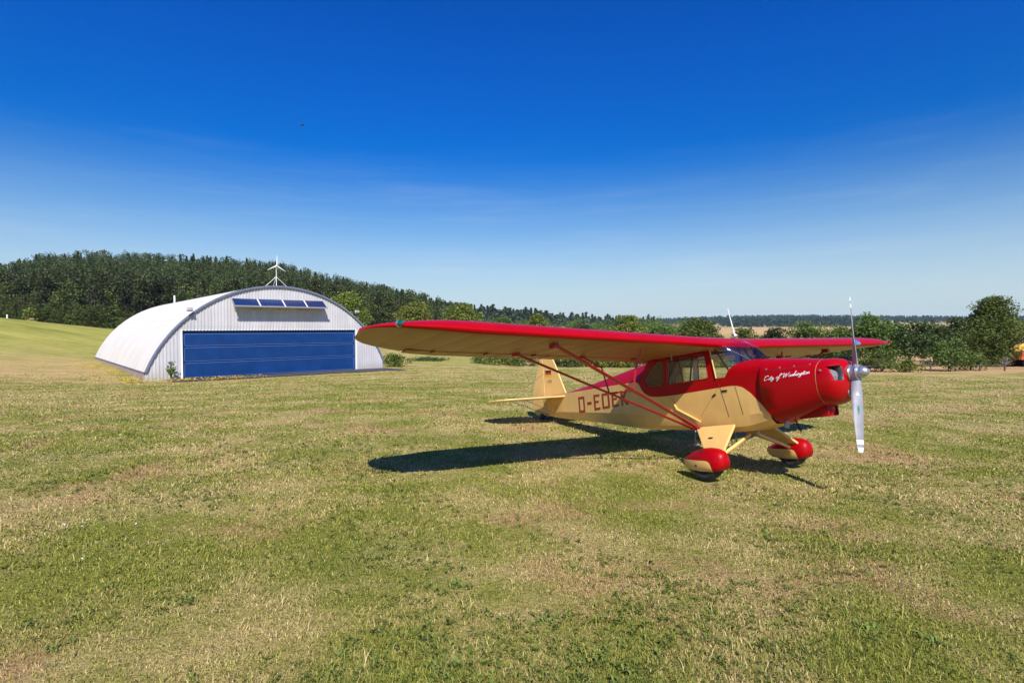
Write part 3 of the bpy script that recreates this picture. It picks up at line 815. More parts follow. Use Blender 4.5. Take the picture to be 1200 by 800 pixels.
part(MB().tube([(-.06, 0, .12), (-.085, 0, .17), (-.145, 0, .555)], [.035, .011, .005], 8), 'antenna', M['white'])
part(MB().tube([(-1.34, -.0, .05), (-1.42, 0, .655)], [.006, .003], 6), 'whip_antenna', M['dark'])
part(MB().tube([(-.75, -.62, -.05), (-.76, -.62, -.15)], .008, 6), 'air_probe', M['alu'])
part(MB().tube([(.10, .0, -1.24), (.10, 0, -1.31)], [.03, .02], 8), 'gear_fitting', M['alu'])

# --- registration, block letters laid on the fuselage side
def side_w(x): return lerp(WL, x)
reg = MB()
def glyph(ch, x0, w):
    T = .15; G = {'D': [[(0, 0), (1, 0), (1, 1), (0, 1)], [(.22, T), (.22, 1 - T), (.78, 1 - T), (.78, T)]],
         'E': [[(0, 0), (1, 0), (1, T), (.26, T), (.26, .46), (.8, .46), (.8, .6), (.26, .6), (.26, 1 - T), (1, 1 - T), (1, 1), (0, 1)]],
         '-': [[(0, .42), (1, .42), (1, .60), (0, .60)]],
         'K': [[(0, 0), (.26, 0), (.26, .40), (.72, 0), (1.08, 0), (.52, .52), (1.04, 1), (.70, 1), (.26, .58), (.26, 1), (0, 1)]]}[ch]
    for s in (-1, 1):
        reg = MB()
        def f(lift):
            def g(a, b):
                x = x0 + a * w; zb = -.815 + .052 * (x + 3.6); zt = -.503 + .012 * (x + 3.6)
                if s > 0: x = -6.0 - x + 0.0
                return (x, s * (side_w(x) + lift), zb + b * (zt - zb))
            return g
        reg.prism(G[0], f(.003), f(.0012), holes=G[1:])
        part(reg, 'registration_letter', M['regred'], smooth=0)
for ch, x0, w in (('D', -3.665, .215), ('-', -3.36, .15), ('E', -3.13, .20), ('D', -2.86, .235), ('E', -2.555, .195), ('K', -2.285, .20)): glyph(ch, x0, w)

# --- handwriting on the cowling
SCRIPT = {
 'C': (.95, [[(.8, .82), (.7, 1), (.5, .98), (.22, .7), (.1, .35), (.2, .05), (.45, 0), (.8, .2)], [(.1, .95), (.3, .8), (.6, .95)]]),
 'i': (.30, [[(0, .1), (.15, .42), (.1, .12), (.2, 0), (.32, .12)], [(.24, .6), (.27, .64)]]),
 't': (.32, [[(0, .12), (.22, .75), (.1, .12), (.2, 0), (.34, .12)], [(0, .55), (.36, .6)]]),
 'y': (.42, [[(0, .1), (.1, .42), (.1, .1), (.2, 0), (.36, .42), (.2, -.25), (0, -.42), (-.1, -.3), (.42, .12)]]),
 'o': (.42, [[(.3, .38), (.12, .4), (.03, .15), (.12, 0), (.3, .1), (.3, .38), (.45, .28)]]),
 'f': (.34, [[(0, .1), (.25, .6), (.42, .98), (.32, 1.05), (.18, .7), (-.05, -.2), (-.18, -.45), (-.1, -.5), (.1, -.1), (.36, .12)]]),
 'W': (1.15, [[(-.1, .75), (.1, .95), (.25, .8), (.15, .0), (.6, .85), (.55, .0), (1.0, .8), (1.15, .95)], [(.0, .9), (-.25, .7)]]),
 'a': (.42, [[(.32, .36), (.15, .42), (.03, .16), (.12, 0), (.26, .12), (.34, .42), (.3, .1), (.44, .1)]]),
 's': (.32, [[(0, .08), (.2, .45), (.28, .12), (.1, 0), (.34, .1)]]),
 'h': (.42, [[(0, .1), (.3, .95), (.24, 1.0), (.08, 0), (.22, .4), (.34, .36), (.3, .06), (.45, .1)]]),
 'n': (.44, [[(0, .1), (.1, .42), (.06, 0), (.22, .4), (.34, .36), (.3, .06), (.46, .1)]]),
 'g': (.42, [[(.32, .36), (.15, .42), (.03, .16), (.14, .02), (.34, .42), (.2, -.3), (0, -.42), (-.1, -.3), (.42, .12)]])}
tx = MB()
def smooth_line(p, n=4):
    out = []
    for i_ in range(len(p) - 1):
        p0, p1, p2, p3 = (np.array(p[max(0, min(len(p) - 1, k))]) for k in (i_ - 1, i_, i_ + 1, i_ + 2))
        for k in range(n):
            t = k / n; out.append(tuple(.5 * ((2 * p1) + (-p0 + p2) * t + (2 * p0 - 5 * p1 + 4 * p2 - p3) * t * t + (-p0 + 3 * p1 - 3 * p2 + p3) * t ** 3)))
    return out + [p[-1]]
adv, tot = 0., sum(SCRIPT[c][0] if c != ' ' else .4 for c in 'City of Washington')
for c in 'City of Washington':
    if c == ' ': adv += .4; continue
    w, strokes = SCRIPT[c]
    for stp in strokes:
        pts = []
        for a, b in smooth_line(stp):
            X_ = .555 + (adv + a + b * .30) / tot * .60; Z_ = -.578 + .055 * (X_ - .555) / .62 * .6 + b * .056
            pts.append((X_, cowl_y(X_, Z_) - .0015, Z_))
        tx.tube(pts, .0031, 5)
    adv += w
part(tx, 'cowl_lettering', M['white'], cowl, 40)

# ------------------------------------------------------------------ hangar
HX, HY, HZ, HYAW = -22.88, 34.295, -1.06, .728
HW, HH, HE, HD, DA0, DA1, DH = 16.5, 6.32, .586, 30., 2.10, 14.07, 3.15
hangar = thing('hangar', 'white arched metal hangar with wide blue door standing at the edge of the field', 'hangar', (HX, HY, HZ), HYAW)
cz = HH - ((HW / 2) ** 2 + (HH - HE) ** 2) / (2 * (HH - HE)); cr = HH - cz
a0 = math.asin((HE - cz) / cr)
def arc_z(x, pad=0): return cz + math.sqrt(max((cr + pad) ** 2 - (x - HW / 2) ** 2, 0))
def hb_(mb, name, m_, parent=hangar, smooth=35, **k): return mb.build(name, m_, parent, smooth, **k)
def roof_material():
    m, nt, out = mat('pale_roof_sheeting')
    p = nd(nt, 'ShaderNodeBsdfPrincipled'); tc = nd(nt, 'ShaderNodeTexCoord')
    s_ = nd(nt, 'ShaderNodeSeparateXYZ'); lk(nt, tc.outputs['Object'], s_.inputs[0])
    w = val(nt, 'SINE', val(nt, 'MULTIPLY', s_.outputs[1], 2 * PI / .25))
    fr_ = val(nt, 'FRACT', val(nt, 'DIVIDE', s_.outputs[1], 7.5))
    seam_ = maprange(nt, val(nt, 'ABSOLUTE', val(nt, 'SUBTRACT', fr_, .5)), .0, .012, 1, 0)
    hz = maprange(nt, val(nt, 'ABSOLUTE', val(nt, 'SUBTRACT', s_.outputs[2], 3.9)), .0, .05, 1, 0)
    n_ = noise(nt, tc.outputs['Object'], .5, 5, .6)
    mp = nd(nt, 'ShaderNodeMapping'); lk(nt, tc.outputs['Object'], mp.inputs[0]); mp.inputs['Scale'].default_value = (.25, 2.5, .25)
    n2 = noise(nt, mp.outputs[0], 1.5, 4)
    c = mixc(nt, maprange(nt, val(nt, 'MULTIPLY_ADD', n2, .4, val(nt, 'MULTIPLY', n_, .6)), .35, .65), (.71, .655, .56), (.79, .735, .64))
    c = mixc(nt, val(nt, 'MULTIPLY', val(nt, 'MAXIMUM', seam_, hz), .35), c, (.45, .43, .42))
    lk(nt, c, p.inputs['Base Color']); p.inputs['Roughness'].default_value = .5; p.inputs['Metallic'].default_value = .0
    lk(nt, bump(nt, w, .25, .02), p.inputs['Normal'])
    lk(nt, p.outputs[0], out.inputs[0]); return m
M['roof'] = roof_material()
M['cladding'] = plain('white_corrugated_cladding', (.51, .50, .53), .5, var=.05, vscale=.8)
def clad_material():
    m, nt, out = mat('white_corrugated_cladding')
    p = nd(nt, 'ShaderNodeBsdfPrincipled'); tc = nd(nt, 'ShaderNodeTexCoord')
    mp = nd(nt, 'ShaderNodeMapping'); lk(nt, tc.outputs['Object'], mp.inputs[0]); mp.inputs['Scale'].default_value = (2.2, 1, .12)
    a = noise(nt, mp.outputs[0], 1.3, 6, .65); b = noise(nt, tc.outputs['Object'], .5, 4)
    s_ = nd(nt, 'ShaderNodeSeparateXYZ'); lk(nt, tc.outputs['Object'], s_.inputs[0])
    c = mixc(nt, maprange(nt, val(nt, 'MULTIPLY_ADD', b, .5, val(nt, 'MULTIPLY', a, .5)), .36, .62), (.44, .43, .43), (.54, .53, .535))
    splash = val(nt, 'MULTIPLY', maprange(nt, val(nt, 'MULTIPLY_ADD', a, -.5, s_.outputs[2]), .55, -.25), .5)
    c = mixc(nt, splash, c, (.30, .26, .20))
    lap = maprange(nt, val(nt, 'ABSOLUTE', val(nt, 'SUBTRACT', s_.outputs[2], 3.42)), .0, .03, .35, 0)
    c = mixc(nt, lap, c, (.3, .3, .33))
    lk(nt, c, p.inputs['Base Color']); p.inputs['Roughness'].default_value = .5
    lk(nt, p.outputs[0], out.inputs[0]); return m
M['cladding'] = clad_material()
M['trim'] = plain('blue_grey_trim', (.14, .16, .24), .5)
M['doorblue'] = plain('blue_door_paint', (.003, .036, .145), .6, var=.12, vscale=1.2, spec=.2)
M['doorline'] = plain('blue_door_edge', (.06, .12, .30), .45)
M['plinth'] = plain('brick_plinth', (.40, .29, .24), .85, var=.2, vscale=3, bstr=.4, bscale=20)
M['asphalt'] = plain('asphalt_apron', (.055, .05, .06), .9, var=.25, vscale=2, bstr=.5, bscale=40)
M['pv'] = None
rf = MB(); N = 40
for y0, y1 in ((-.12, HD),):
    ro, ri = [], []
    for yy in (y0, y1):
        ro.append([(HW / 2 - cr * math.cos(a0 + (PI - 2 * a0) * k / N) * 1.0, yy, cz + cr * math.sin(a0 + (PI - 2 * a0) * k / N)) for k in range(N + 1)] +
                  [(HW / 2 + (cr - .06) * math.cos(a0 + (PI - 2 * a0) * k / N), yy, cz + (cr - .06) * math.sin(a0 + (PI - 2 * a0) * k / N)) for k in range(N + 1)])
    rf.loft(ro)
roof = hb_(rf, 'roof', M['roof'], smooth=40)
et = MB()
ring = []
for k in range(N + 1):
    q = a0 + (PI - 2 * a0) * k / N; c_, s_ = -math.cos(q), math.sin(q)
    ring.append([(HW / 2 + c_ * r_, yy, cz + s_ * r_) for r_, yy in ((cr + .02, -.16), (cr + .02, -.125), (cr - .10, -.125), (cr - .10, -.16))])
et.loft(ring)
et.box((-.03, HD / 2, HE - .04), (.05, HD, .07)); et.box((HW + .03, HD / 2, HE - .04), (.05, HD, .07))
hb_(et, 'edge_trim', M['trim'], roof, smooth=30)
# front wall: standing corrugations, cut out for the door
fw = MB(); xs_, ys_ = [], []
x = .03; pat = [(.0, 0.), (.09, 0.), (.115, -.035), (.175, -.035), (.20, 0.)]
while x < HW - .03:
    for dx, dy in pat[:-1]:
        if x + dx < HW - .03: xs_.append(x + dx); ys_.append(dy)
    x += .20
for k in range(len(xs_) - 1):
    xa, xb = xs_[k], xs_[k + 1]; m_ = (xa + xb) / 2
    zlo = DH + .02 if DA0 - .1 < m_ < DA1 + .1 else -.3
    fw.add([(xa, ys_[k], zlo), (xb, ys_[k + 1], zlo), (xb, ys_[k + 1], arc_z(xb, -.09)), (xa, ys_[k], arc_z(xa, -.09))], [(0, 1, 2, 3)])
hb_(fw, 'front_wall', M['cladding'], smooth=0)
bw = MB().add([(HW / 2 - cr * math.cos(a0 + (PI - 2 * a0) * k / N) * .995, HD - .1, cz + .99 * cr * math.sin(a0 + (PI - 2 * a0) * k / N)) for k in range(N + 1)] + [(HW, HD - .1, -.4), (0, HD - .1, -.4)], [tuple(range(N + 3))])
hb_(bw, 'rear_wall', M['cladding'], smooth=0)
hb_(MB().box((.06, HD / 2, HE / 2 - .3), (.18, HD - .2, HE + .55)).box((HW - .06, HD / 2, HE / 2 - .3), (.18, HD - .2, HE + .55)), 'plinth_wall', M['plinth'], smooth=0)
# the sectional door
door = MB().box(((DA0 + DA1) / 2, .16, DH / 2), (DA1 - DA0 - .02, .04, DH - .02)).build('door', M['doorblue'], hangar, 0)
ph = DH - .16
edges = [.02, ph * .36, ph * .70, ph]
for k in range(3):
    zb_, zt_ = edges[k] + .015, edges[k + 1] - .015
    pnl = MB().box(((DA0 + DA1) / 2, .12, (zb_ + zt_) / 2), (DA1 - DA0 - .14, .05, zt_ - zb_)).build('door_panel', M['doorblue'], door, 30, bevel=.02)
    ln = MB()
    rc = rounded([(DA0 + .13, zb_ + .05), (DA1 - .13, zb_ + .05), (DA1 - .13, zt_ - .05), (DA0 + .13, zt_ - .05)], .14, 5)
    ln.tube([(a, .092, b) for a, b in rc] + [(rc[0][0], .092, rc[0][1])], .018, 6, flat=.5)
    ln.build('panel_edge', M['doorline'], pnl, 30)
dfm = MB().box((DA0 - .05, .03, DH / 2), (.10, .16, DH)).box((DA1 + .05, .03, DH / 2), (.10, .16, DH)).box(((DA0 + DA1) / 2, .05, DH + .035), (DA1 - DA0 + .2, .12, .06))
dfm.build('door_frame', M['white'], door, 0)
# floodlights on the gable
for x_, z_ in ((2.5, 4.50), (HW - 2.45, 4.55)):
    fl = MB().box((x_, -.25, z_ - .06), (.06, .4, .05)).build('floodlight', M['white'], hangar, 0)
    MB().box((x_ - .02, -.42, z_ + .02), (.34, .16, .22), rot=Matrix.Rotation(-.5, 3, 'X')).build('lamp_head', M['alu'], fl, 0, bevel=.02)
hb_(MB().tube([(4.9, 17.5, arc_z(4.9) - .05), (4.9, 17.5, arc_z(4.9) + .75)], .07, 8), 'vent_pipe', M['white'])
# solar panels tilted out from the gable wall
def pv_material(cells):
    m, nt, out = mat('solar_cells' + ('_grid' if cells else ''))
    p = nd(nt, 'ShaderNodeBsdfPrincipled'); tc = nd(nt, 'ShaderNodeTexCoord')
    s_ = nd(nt, 'ShaderNodeSeparateXYZ'); lk(nt, tc.outputs['Object'], s_.inputs[0])
    k = .165 if cells else .33
    g1 = val(nt, 'ABSOLUTE', val(nt, 'SUBTRACT', val(nt, 'FRACT', val(nt, 'DIVIDE', s_.outputs[0], k)), .5))
    g2 = val(nt, 'ABSOLUTE', val(nt, 'SUBTRACT', val(nt, 'FRACT', val(nt, 'DIVIDE', s_.outputs[2], k * .62)), .5))
    ln_ = maprange(nt, val(nt, 'MAXIMUM', g1, g2), .44, .48)
    c = mixc(nt, ln_, (.007, .016, .075) if cells else (.006, .024, .10), (.07, .085, .18) if cells else (.010, .035, .12))
    lk(nt, c, p.inputs['Base Color']); p.inputs['Roughness'].default_value = .25; p.inputs['Coat Weight'].default_value = .15; p.inputs['Specular IOR Level'].default_value = .3
    lk(nt, p.outputs[0], out.inputs[0]); return m
pvA, pvB = pv_material(False), pv_material(True)
for (xa, xb, mm_) in ((5.05, 6.68, pvA), (6.74, 8.37, pvA), (8.43, 9.94, pvB), (10.0, 11.42, pvB)):
    zt_, zb_ = 5.34, 4.83; yt, yb = -.10, -.86
    q = [Vector((xa, yt, zt_)), Vector((xb, yt, zt_)), Vector((xb, yb, zb_)), Vector((xa, yb, zb_))]
    nn = (q[1] - q[0]).cross(q[3] - q[0]).normalized(); nn = nn if nn.y < 0 else -nn
    pv = MB().loft([[p - nn * .04 for p in q], [p for p in q]]).build('solar_panel', M['alu'], hangar, 0)
    c0 = sum(q, Vector()) / 4
    MB().loft([[c0 + (p - c0) * .965 + nn * .003 for p in q], [c0 + (p - c0) * .965 + nn * .006 for p in q]]).build('solar_cells', mm_, pv, 0)
    MB().tube([(xa + .2, yb + .1, zb_), (xa + .2, -.05, zb_ - .25)], .02, 6).tube([(xb - .2, yb + .1, zb_), (xb - .2, -.05, zb_ - .25)], .02, 6).build('panel_bracket', M['alu'], pv, 30)
hang_M = Matrix.Translation((HX, HY, HZ)) @ Matrix.Rotation(HYAW, 4, 'Z')
def hpt(x, y, z): return hang_M @ Vector((x, y, z))
gap_ = MB()
for xg in (6.71, 8.40, 9.97): gap_.loft([[(xg - .035, -.10, 5.335), (xg + .035, -.10, 5.335), (xg + .035, -.10, 5.31), (xg - .035, -.10, 5.31)], [(xg - .035, -.855, 4.828), (xg + .035, -.855, 4.828), (xg + .035, -.855, 4.80), (xg - .035, -.855, 4.80)]])
for g_ in gap_.islands(): g_.build('panel_joint', M['white'], hangar, 0)
MB().box((8.24, -.80, 4.80), (6.5, .10, .10)).build('panel_rail', M['alu'], hangar, 0)
# small wind turbine on the ridge
tb = thing('wind_turbine', 'small white three-bladed wind turbine on the ridge of the hangar roof', 'wind turbine', hpt(HW / 2, .55, arc_z(HW / 2)), HYAW)
MB().tube([(0, 0, 0), (0, 0, 1.46)], [.024, .020], 10).build('mast', M['white'], tb)
for dx, dy in ((-.85, 0), (.85, 0), (0, .9)):
    MB().tube([(dx, dy, -.10 + (0 if dx == 0 else .02)), (0, 0, .72)], .014, 6).build('stay', M['white'], tb)
nac = MB().lathe([(-.18, .0), (-.16, .05), (.1, .06), (.3, .02), (.32, 0)], (0, 0, 1.50), 'Y', 12).build('nacelle', M['white'], tb)
for k in range(3):
    q = math.radians(88 + 120 * k)
    d = Vector((math.cos(q), 0, math.sin(q))); e = Vector((-math.sin(q), 0, math.cos(q)))
    rings = [[Vector((0, -.14, 1.50)) + d * r_ + e * (w * math.cos(t)) + Vector((0, 1, 0)) * (.018 * math.sin(t)) for t in [2 * PI * j / 8 for j in range(8)]] for r_, w in ((.04, .018), (.12, .042), (.4, .03), (.70, .014), (.74, .006))]
    MB().loft(rings).build('rotor_blade', M['white'], nac)
# apron before the door
ap = []
for k in range(31):
    x_ = 1.1 + (HW + .2 - 1.1) * k / 30
    row = []
    for y_ in (.1, -1.2, -2.7 - .25 * math.sin(k * .9) * .8 - .6 * (k / 30)):
        p = hpt(x_, y_, 0); row.append((p.x, p.y, gzf(p.x, p.y) + .035))
    ap.append(row)
apron = MB().loft(ap, closed=False).build('apron', M['asphalt'], None, 40)
tag(apron, 'narrow strip of dark asphalt along the blue hangar door', 'apron', kind='structure')

# ------------------------------------------------------------------ vegetation
def leaves(centers, size, rng, up=.35, flat=1.):
    """diamond-shaped leaf clusters at the given centres; returns verts, quads, rnd"""
    n = len(centers)
    nrm = rng.normal(size=(n, 3)); nrm[:, 2] = np.abs(nrm[:, 2]) * .8 + up
    nrm /= np.linalg.norm(nrm, axis=1)[:, None]
    a = np.cross(nrm, rng.normal(size=(n, 3))); a /= np.linalg.norm(a, axis=1)[:, None]
    b = np.cross(nrm, a)
    s = size * rng.uniform(.55, 1.3, n)[:, None]
    V = np.stack([centers + a * s, centers + b * s * .62 + nrm * s * .12, centers - a * s, centers - b * s * .62 + nrm * s * .12], 1).reshape(-1, 3)
    F_ = np.arange(n * 4).reshape(n, 4)
    return V, F_, np.repeat(rng.uniform(0, 1, n), 4)

def clump_points(cl, per, rng):
    """points through and on the surface of many small ellipsoid clumps (x, y, z, r)"""
    out = []
    for x, y, z, r in cl:
        n = max(6, int(per * r * r))
        d = rng.normal(size=(n, 3)); d /= np.linalg.norm(d, axis=1)[:, None]
        rad_ = r * rng.uniform(.35, 1., n) ** .5 * rng.uniform(.8, 1.2, n)
        out.append(np.array([x, y, z]) + d * rad_[:, None] * np.array([1.1, 1.1, .75]))
    return np.concatenate(out)

def broad_clumps(rng, h, w, n, base=.18, lobes=None):
    """uneven crown: big lobes each made of small clumps"""
    cl = []
    lobes = lobes or [(0, 0, .62, .5), (-.42, .1, .48, .36), (.42, -.1, .5, .36), (.1, .4, .5, .36), (-.1, -.4, .45, .36), (.2, 0, .82, .3), (-.25, .1, .76, .3)]
    for _ in range(n):
        lx, ly, lz, lr = lobes[rng.integers(len(lobes))]
        d = rng.normal(size=3); d /= np.linalg.norm(d); k = rng.uniform(.55, 1.02) if rng.random() > .1 else rng.uniform(1.02, 1.3)
        x, y = (lx + d[0] * lr * k) * w / 2, (ly + d[1] * lr * k) * w / 2
        z = h * (base + (1 - base) * np.clip(lz + d[2] * lr * k * .75, .0, .97))
        cl.append((x, y, z, rng.uniform(.45, 1.0) * .135 * (w + h) / 2))
    return cl

def trunk_mb(h, w, rng, r0=None, forks=5, lean=.1):
    mb = MB(); r0 = r0 or .022 * h + .03
    lx, ly = rng.normal() * lean, rng.normal() * lean
    mb.tube([(0, 0, -.3), (lx * .3, ly * .3, h * .25), (lx, ly, h * .55), (lx * 1.2, ly * 1.2, h * .85)], [r0 * 1.25, r0, r0 * .6, r0 * .15], 8)
    for k in range(forks):
        q = 2 * PI * k / forks + rng.uniform(-.4, .4); z0 = h * rng.uniform(.22, .5)
        e = (math.cos(q) * w * .36, math.sin(q) * w * .36, z0 + h * rng.uniform(.18, .35))
        mb.tube([(lx * .5, ly * .5, z0), (e[0] * .5, e[1] * .5, z0 + (e[2] - z0) * .6), e], [r0 * .5, r0 * .3, r0 * .08], 6)
    return mb

def leaf_obj(name, pts, size, m_, rng, parent=None, up=.35):
    V, F_, rn = leaves(pts, size, rng, up)
    me_ = np_mesh(name, V, F_, m_, {'rnd': ('FLOAT', rn)})
    o = bpy.data.objects.new(name, me_); COL.objects.link(o)
    if parent: o.parent = parent
    return o

BUSH = [(0, 0, .45, .5), (-.5, 0, .34, .42), (.5, 0, .36, .42), (0, .5, .33, .42), (0, -.5, .35, .42), (.25, .1, .72, .3), (-.25, -.1, .66, .3)]
def tree(name, label, cat, u, D, top_v, wpx, m_, seed, dens=60, size=.17, n=None, group=None, lobes=None, base=.15, forks=5, dz=0):
    """a broadleaf tree or bush standing on the ground in photo column u at depth D, as tall and wide as it shows"""
    rng = np.random.default_rng(seed)
    x, y, z = at(u, D); horizon = 400 + CAM_F * math.tan(CAM_PITCH) + CAM_ROLL * (u - 600)
    h = CAM_H + (horizon - top_v) / CAM_F * D - z; w = wpx / CAM_F * D
    size *= .62
    t = thing(name, label, cat, (x, y, z + dz), rng.uniform(0, 6), group)
    n = n or int(90 + 14 * w * h / 6)
    leaf_obj('crown', clump_points(broad_clumps(rng, h, w, n, base, lobes), dens / (size / .17) ** 1.5 * 1.6, rng), size, m_, rng, t)
    trunk_mb(h, w, rng, forks=forks).build('trunk', M['bark'], t, 50)
    return t

Lf, Ll, Ld = M['leaf'], M['leaf_light'], M['leaf_dark']
# trees right of the hangar and beyond the wing
tree('broadleaf_tree', 'rounded light green tree right behind the hangar gable, nearest to the arched roof', 'tree', 408, 72, 343, 58, Ll, 1, size=.22)
tree('broadleaf_tree', 'round green tree behind the wing tip, beside the light tree at the hangar', 'tree', 487, 92, 356, 60, Ll, 2, size=.26)
tree('broadleaf_tree', 'round green tree where the wooded hill runs down to the valley', 'tree', 541, 96, 358, 56, Ll, 3, size=.26)
tree('broadleaf_tree', 'small round yellow-green tree above the middle of the near wing', 'tree', 628, 112, 369, 36, Ll, 4, size=.28)
tree('broadleaf_tree', 'pale green loose tree above the wing, left of the dark tree by the windshield', 'tree', 735, 105, 372, 54, Ll, 5, size=.28)
tree('broadleaf_tree', 'dense dark tree standing just left of the aircraft antenna', 'tree', 817, 72, 375, 66, Lf, 6, size=.22)
tree('broadleaf_tree', 'low grey-green tree between the pale tree and the dark tree above the wing', 'tree', 775, 125, 381, 50, Lf, 7, size=.3)
tree('broadleaf_tree', 'low dark tree seen over the wing, right of the small yellow-green tree', 'tree', 683, 130, 381, 52, Ld, 8, size=.3)
tree('broadleaf_tree', 'low dark tree seen over the wing, left of the small yellow-green tree', 'tree', 588, 130, 374, 50, Lf, 9, size=.3)
# hedgerow on the right
hed = [
 ('small green hedge tree just right of the aircraft antenna', 873, 57, 385, 44, Lf),
 ('low dark hedge tree above the far wing root', 905, 58, 386, 46, Ld),
 ('bushy dark green hedge tree over the middle of the far wing', 950, 56, 379, 56, Lf),
 ('green hedge tree directly left of the upper propeller blade', 984, 55, 383, 44, Lf),
 ('tall rounded hedge tree just right of the upper propeller blade', 1021, 54, 369, 52, Lf),
 ('thin brownish green hedge tree next to the tall rounded one', 1047, 57, 380, 40, Lf),
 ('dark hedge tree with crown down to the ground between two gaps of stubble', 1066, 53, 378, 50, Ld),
 ('very dark hedge tree left of the barn roof', 1096, 56, 382, 44, Ld),
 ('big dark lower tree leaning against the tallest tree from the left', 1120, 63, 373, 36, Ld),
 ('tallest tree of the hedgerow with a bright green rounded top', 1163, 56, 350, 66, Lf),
 ('lower green tree crown cut by the right picture edge', 1199, 62, 377, 46, Lf)]
for k, (lab, u, D, v, w, m_) in enumerate(hed):
    big = 'tallest' in lab
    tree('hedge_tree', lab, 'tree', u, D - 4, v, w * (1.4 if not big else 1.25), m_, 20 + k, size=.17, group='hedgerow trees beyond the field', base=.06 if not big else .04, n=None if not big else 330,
         lobes=None if not big else [(.05, 0, .86, .27), (.12, .1, .72, .30), (-.2, .1, .62, .32), (.32, -.1, .55, .32), (-.6, .1, .46, .32), (.62, 0, .38, .34), (.0, .3, .42, .4), (0, -.3, .38, .4), (-.35, -.2, .2, .35), (.3, .2, .18, .35)])
bus = [
 ('bright green rounded bush in front of the hedge, right of the far wing tip', 1034, 49, 408, 58, Lf),
 ('leafy green bush with bare leaning stems in front of the very dark tree', 1113, 49, 394, 46, Lf),
 ('green bush below the grey barn roof', 1138, 50, 407, 34, Lf),
 ('small sprouting yellow-green bush at the field edge below the dark hedge tree', 1066, 48, 418, 26, Ll),
 ('dark bush behind the propeller hub', 1000, 51, 404, 46, Ld)]
for k, (lab, u, D, v, w, m_) in enumerate(bus):
    tree('hedge_bush', lab, 'bush', u, D - 4, v, w * 1.2, m_, 40 + k, size=.13, base=.02, forks=4, lobes=BUSH)
# low bushes below the near wing and behind the aircraft
low = [(462, 49, 416, 30), (500, 62, 423, 36), (566, 58, 420, 28), (588, 56, 417, 34), (612, 55, 416, 36), (664, 54, 415, 40), (690, 55, 414, 38), (716, 54, 413, 42), (744, 55, 412, 44), (772, 54, 410, 44), (800, 55, 409, 44), (828, 55, 408, 44), (856, 55, 405, 44), (884, 54, 403, 44), (912, 55, 402, 44), (940, 54, 402, 44), (966, 53, 403, 44)]
where = ['bush against the right foot of the hangar', 'flat bush in the dry grass right of the hangar', 'low bush left of the tail, under the near wing', 'dark bush just left of the fin', 'bush hidden partly by the fin',
 'bush right behind the fin and flag', 'dark bush above the red rear fuselage wedge', 'bush seen between the jury struts', 'bush behind the rear cabin window', 'bush seen through the rear side window', 'bush seen through the door window', 'bush seen through the front door window edge', 'bush seen through the windshield', 'bush beneath the far wing root', 'bush under the inner far wing', 'bush under the middle of the far wing', 'bush under the outer far wing']
for k, ((u, D, v, w), lab) in enumerate(zip(low, where)):
    tree('field_edge_bush', 'green ' + lab, 'bush', u, D - 1, v - 3, w * 1.5, (Lf, Ld, Lf, Ll)[k % 4], 60 + k, size=.14, base=.0, forks=4, lobes=BUSH, group='low bushes along the field edge')
# plants at the hangar
tree('tall_weed', 'tall slender grey-green weed growing before the hangar front wall, left of the door', 'plant', 200, 34.6, 424, 13, Lf, 90, size=.10, n=60, base=.05, forks=3)
tree('bright_bush', 'bright yellow-green bush at the foot of the dark wood on the left', 'bush', 36, 113, 361, 20, Ll, 91, size=.3, base=.05)
tree('dry_shrub', 'grey leafless shrub at the field edge in front of the tallest tree', 'shrub', 1179, 48, 418, 24, M['deadtwig'], 92, size=.07, n=30, base=.05, forks=9)

# ------------------------------------------------------------------ the wood on the hill
def spruce_pts(rng, h, w, n):
    t = rng.uniform(0, 1, n) ** .8
    z = h * (.14 + .86 * t); lay = np.floor(z / (h / 11)); r_ = (1 - t) ** .8 * w / 2 * (.75 + .35 * np.sin(lay * 2.7 + 1)) + .12
    q = rng.uniform(0, 2 * PI, n); k = np.sqrt(rng.uniform(.25, 1, n))
    return np.stack([np.cos(q) * r_ * k, np.sin(q) * r_ * k, z - r_ * k * .25], -1)
def pine_pts(rng, h, w, n):
    cl = broad_clumps(rng, h, w, 46, .16)
    return clump_points(cl, n / 46 / 1.3, rng)
protos = []
for k in range(9):
    rng = np.random.default_rng(200 + k)
    kind = ('spruce', 'pine', 'pine', 'leafy', 'spruce', 'pine', 'leafy', 'leafy', 'pine')[k]
    h = 15.
    if kind == 'spruce': pts, mm_, sz = spruce_pts(rng, h, 5.2, 2400), M['needle'], .34
    elif kind == 'pine': pts, mm_, sz = pine_pts(rng, h, 6.2, 2400), M['needle'], .31
    else: pts, mm_, sz = clump_points(broad_clumps(rng, h * .9, 7.5, 60, .0, BUSH), 24, rng), M['needle2'], .30
    V, F_, rn = leaves(pts, sz, rng)
    me_ = np_mesh('crown', V, F_, mm_, {'rnd': ('FLOAT', rn)})
    tm = MB().tube([(0, 0, -1), (.1, 0, 6), (.0, .1, 12.5)], [.24, .17, .05], 6)
    to = tm.build('trunk', M['bark'], None, 50); tme = to.data; bpy.data.objects.remove(to)
    protos.append((kind, me_, tme, V, F_, rn))
cand = []
rng = np.random.default_rng(5)
for yy in np.arange(116, 285, 3.8):
    for tt in np.arange(-1.22, -.07, 4.0 / yy):
        y_ = yy + rng.uniform(-1.8, 1.8); x_ = (tt + rng.uniform(-.4, .4) * 4.0 / yy) * yy
        t = x_ / y_
        ymin = np.interp(t, [-1.3, -.9, -.7, -.5, -.3, -.2, -.1], [117, 115, 118, 122, 130, 150, 190])
        if y_ < ymin or (t > -.16 and y_ < 200 and rng.random() < .4): continue
        cand.append((x_, y_))
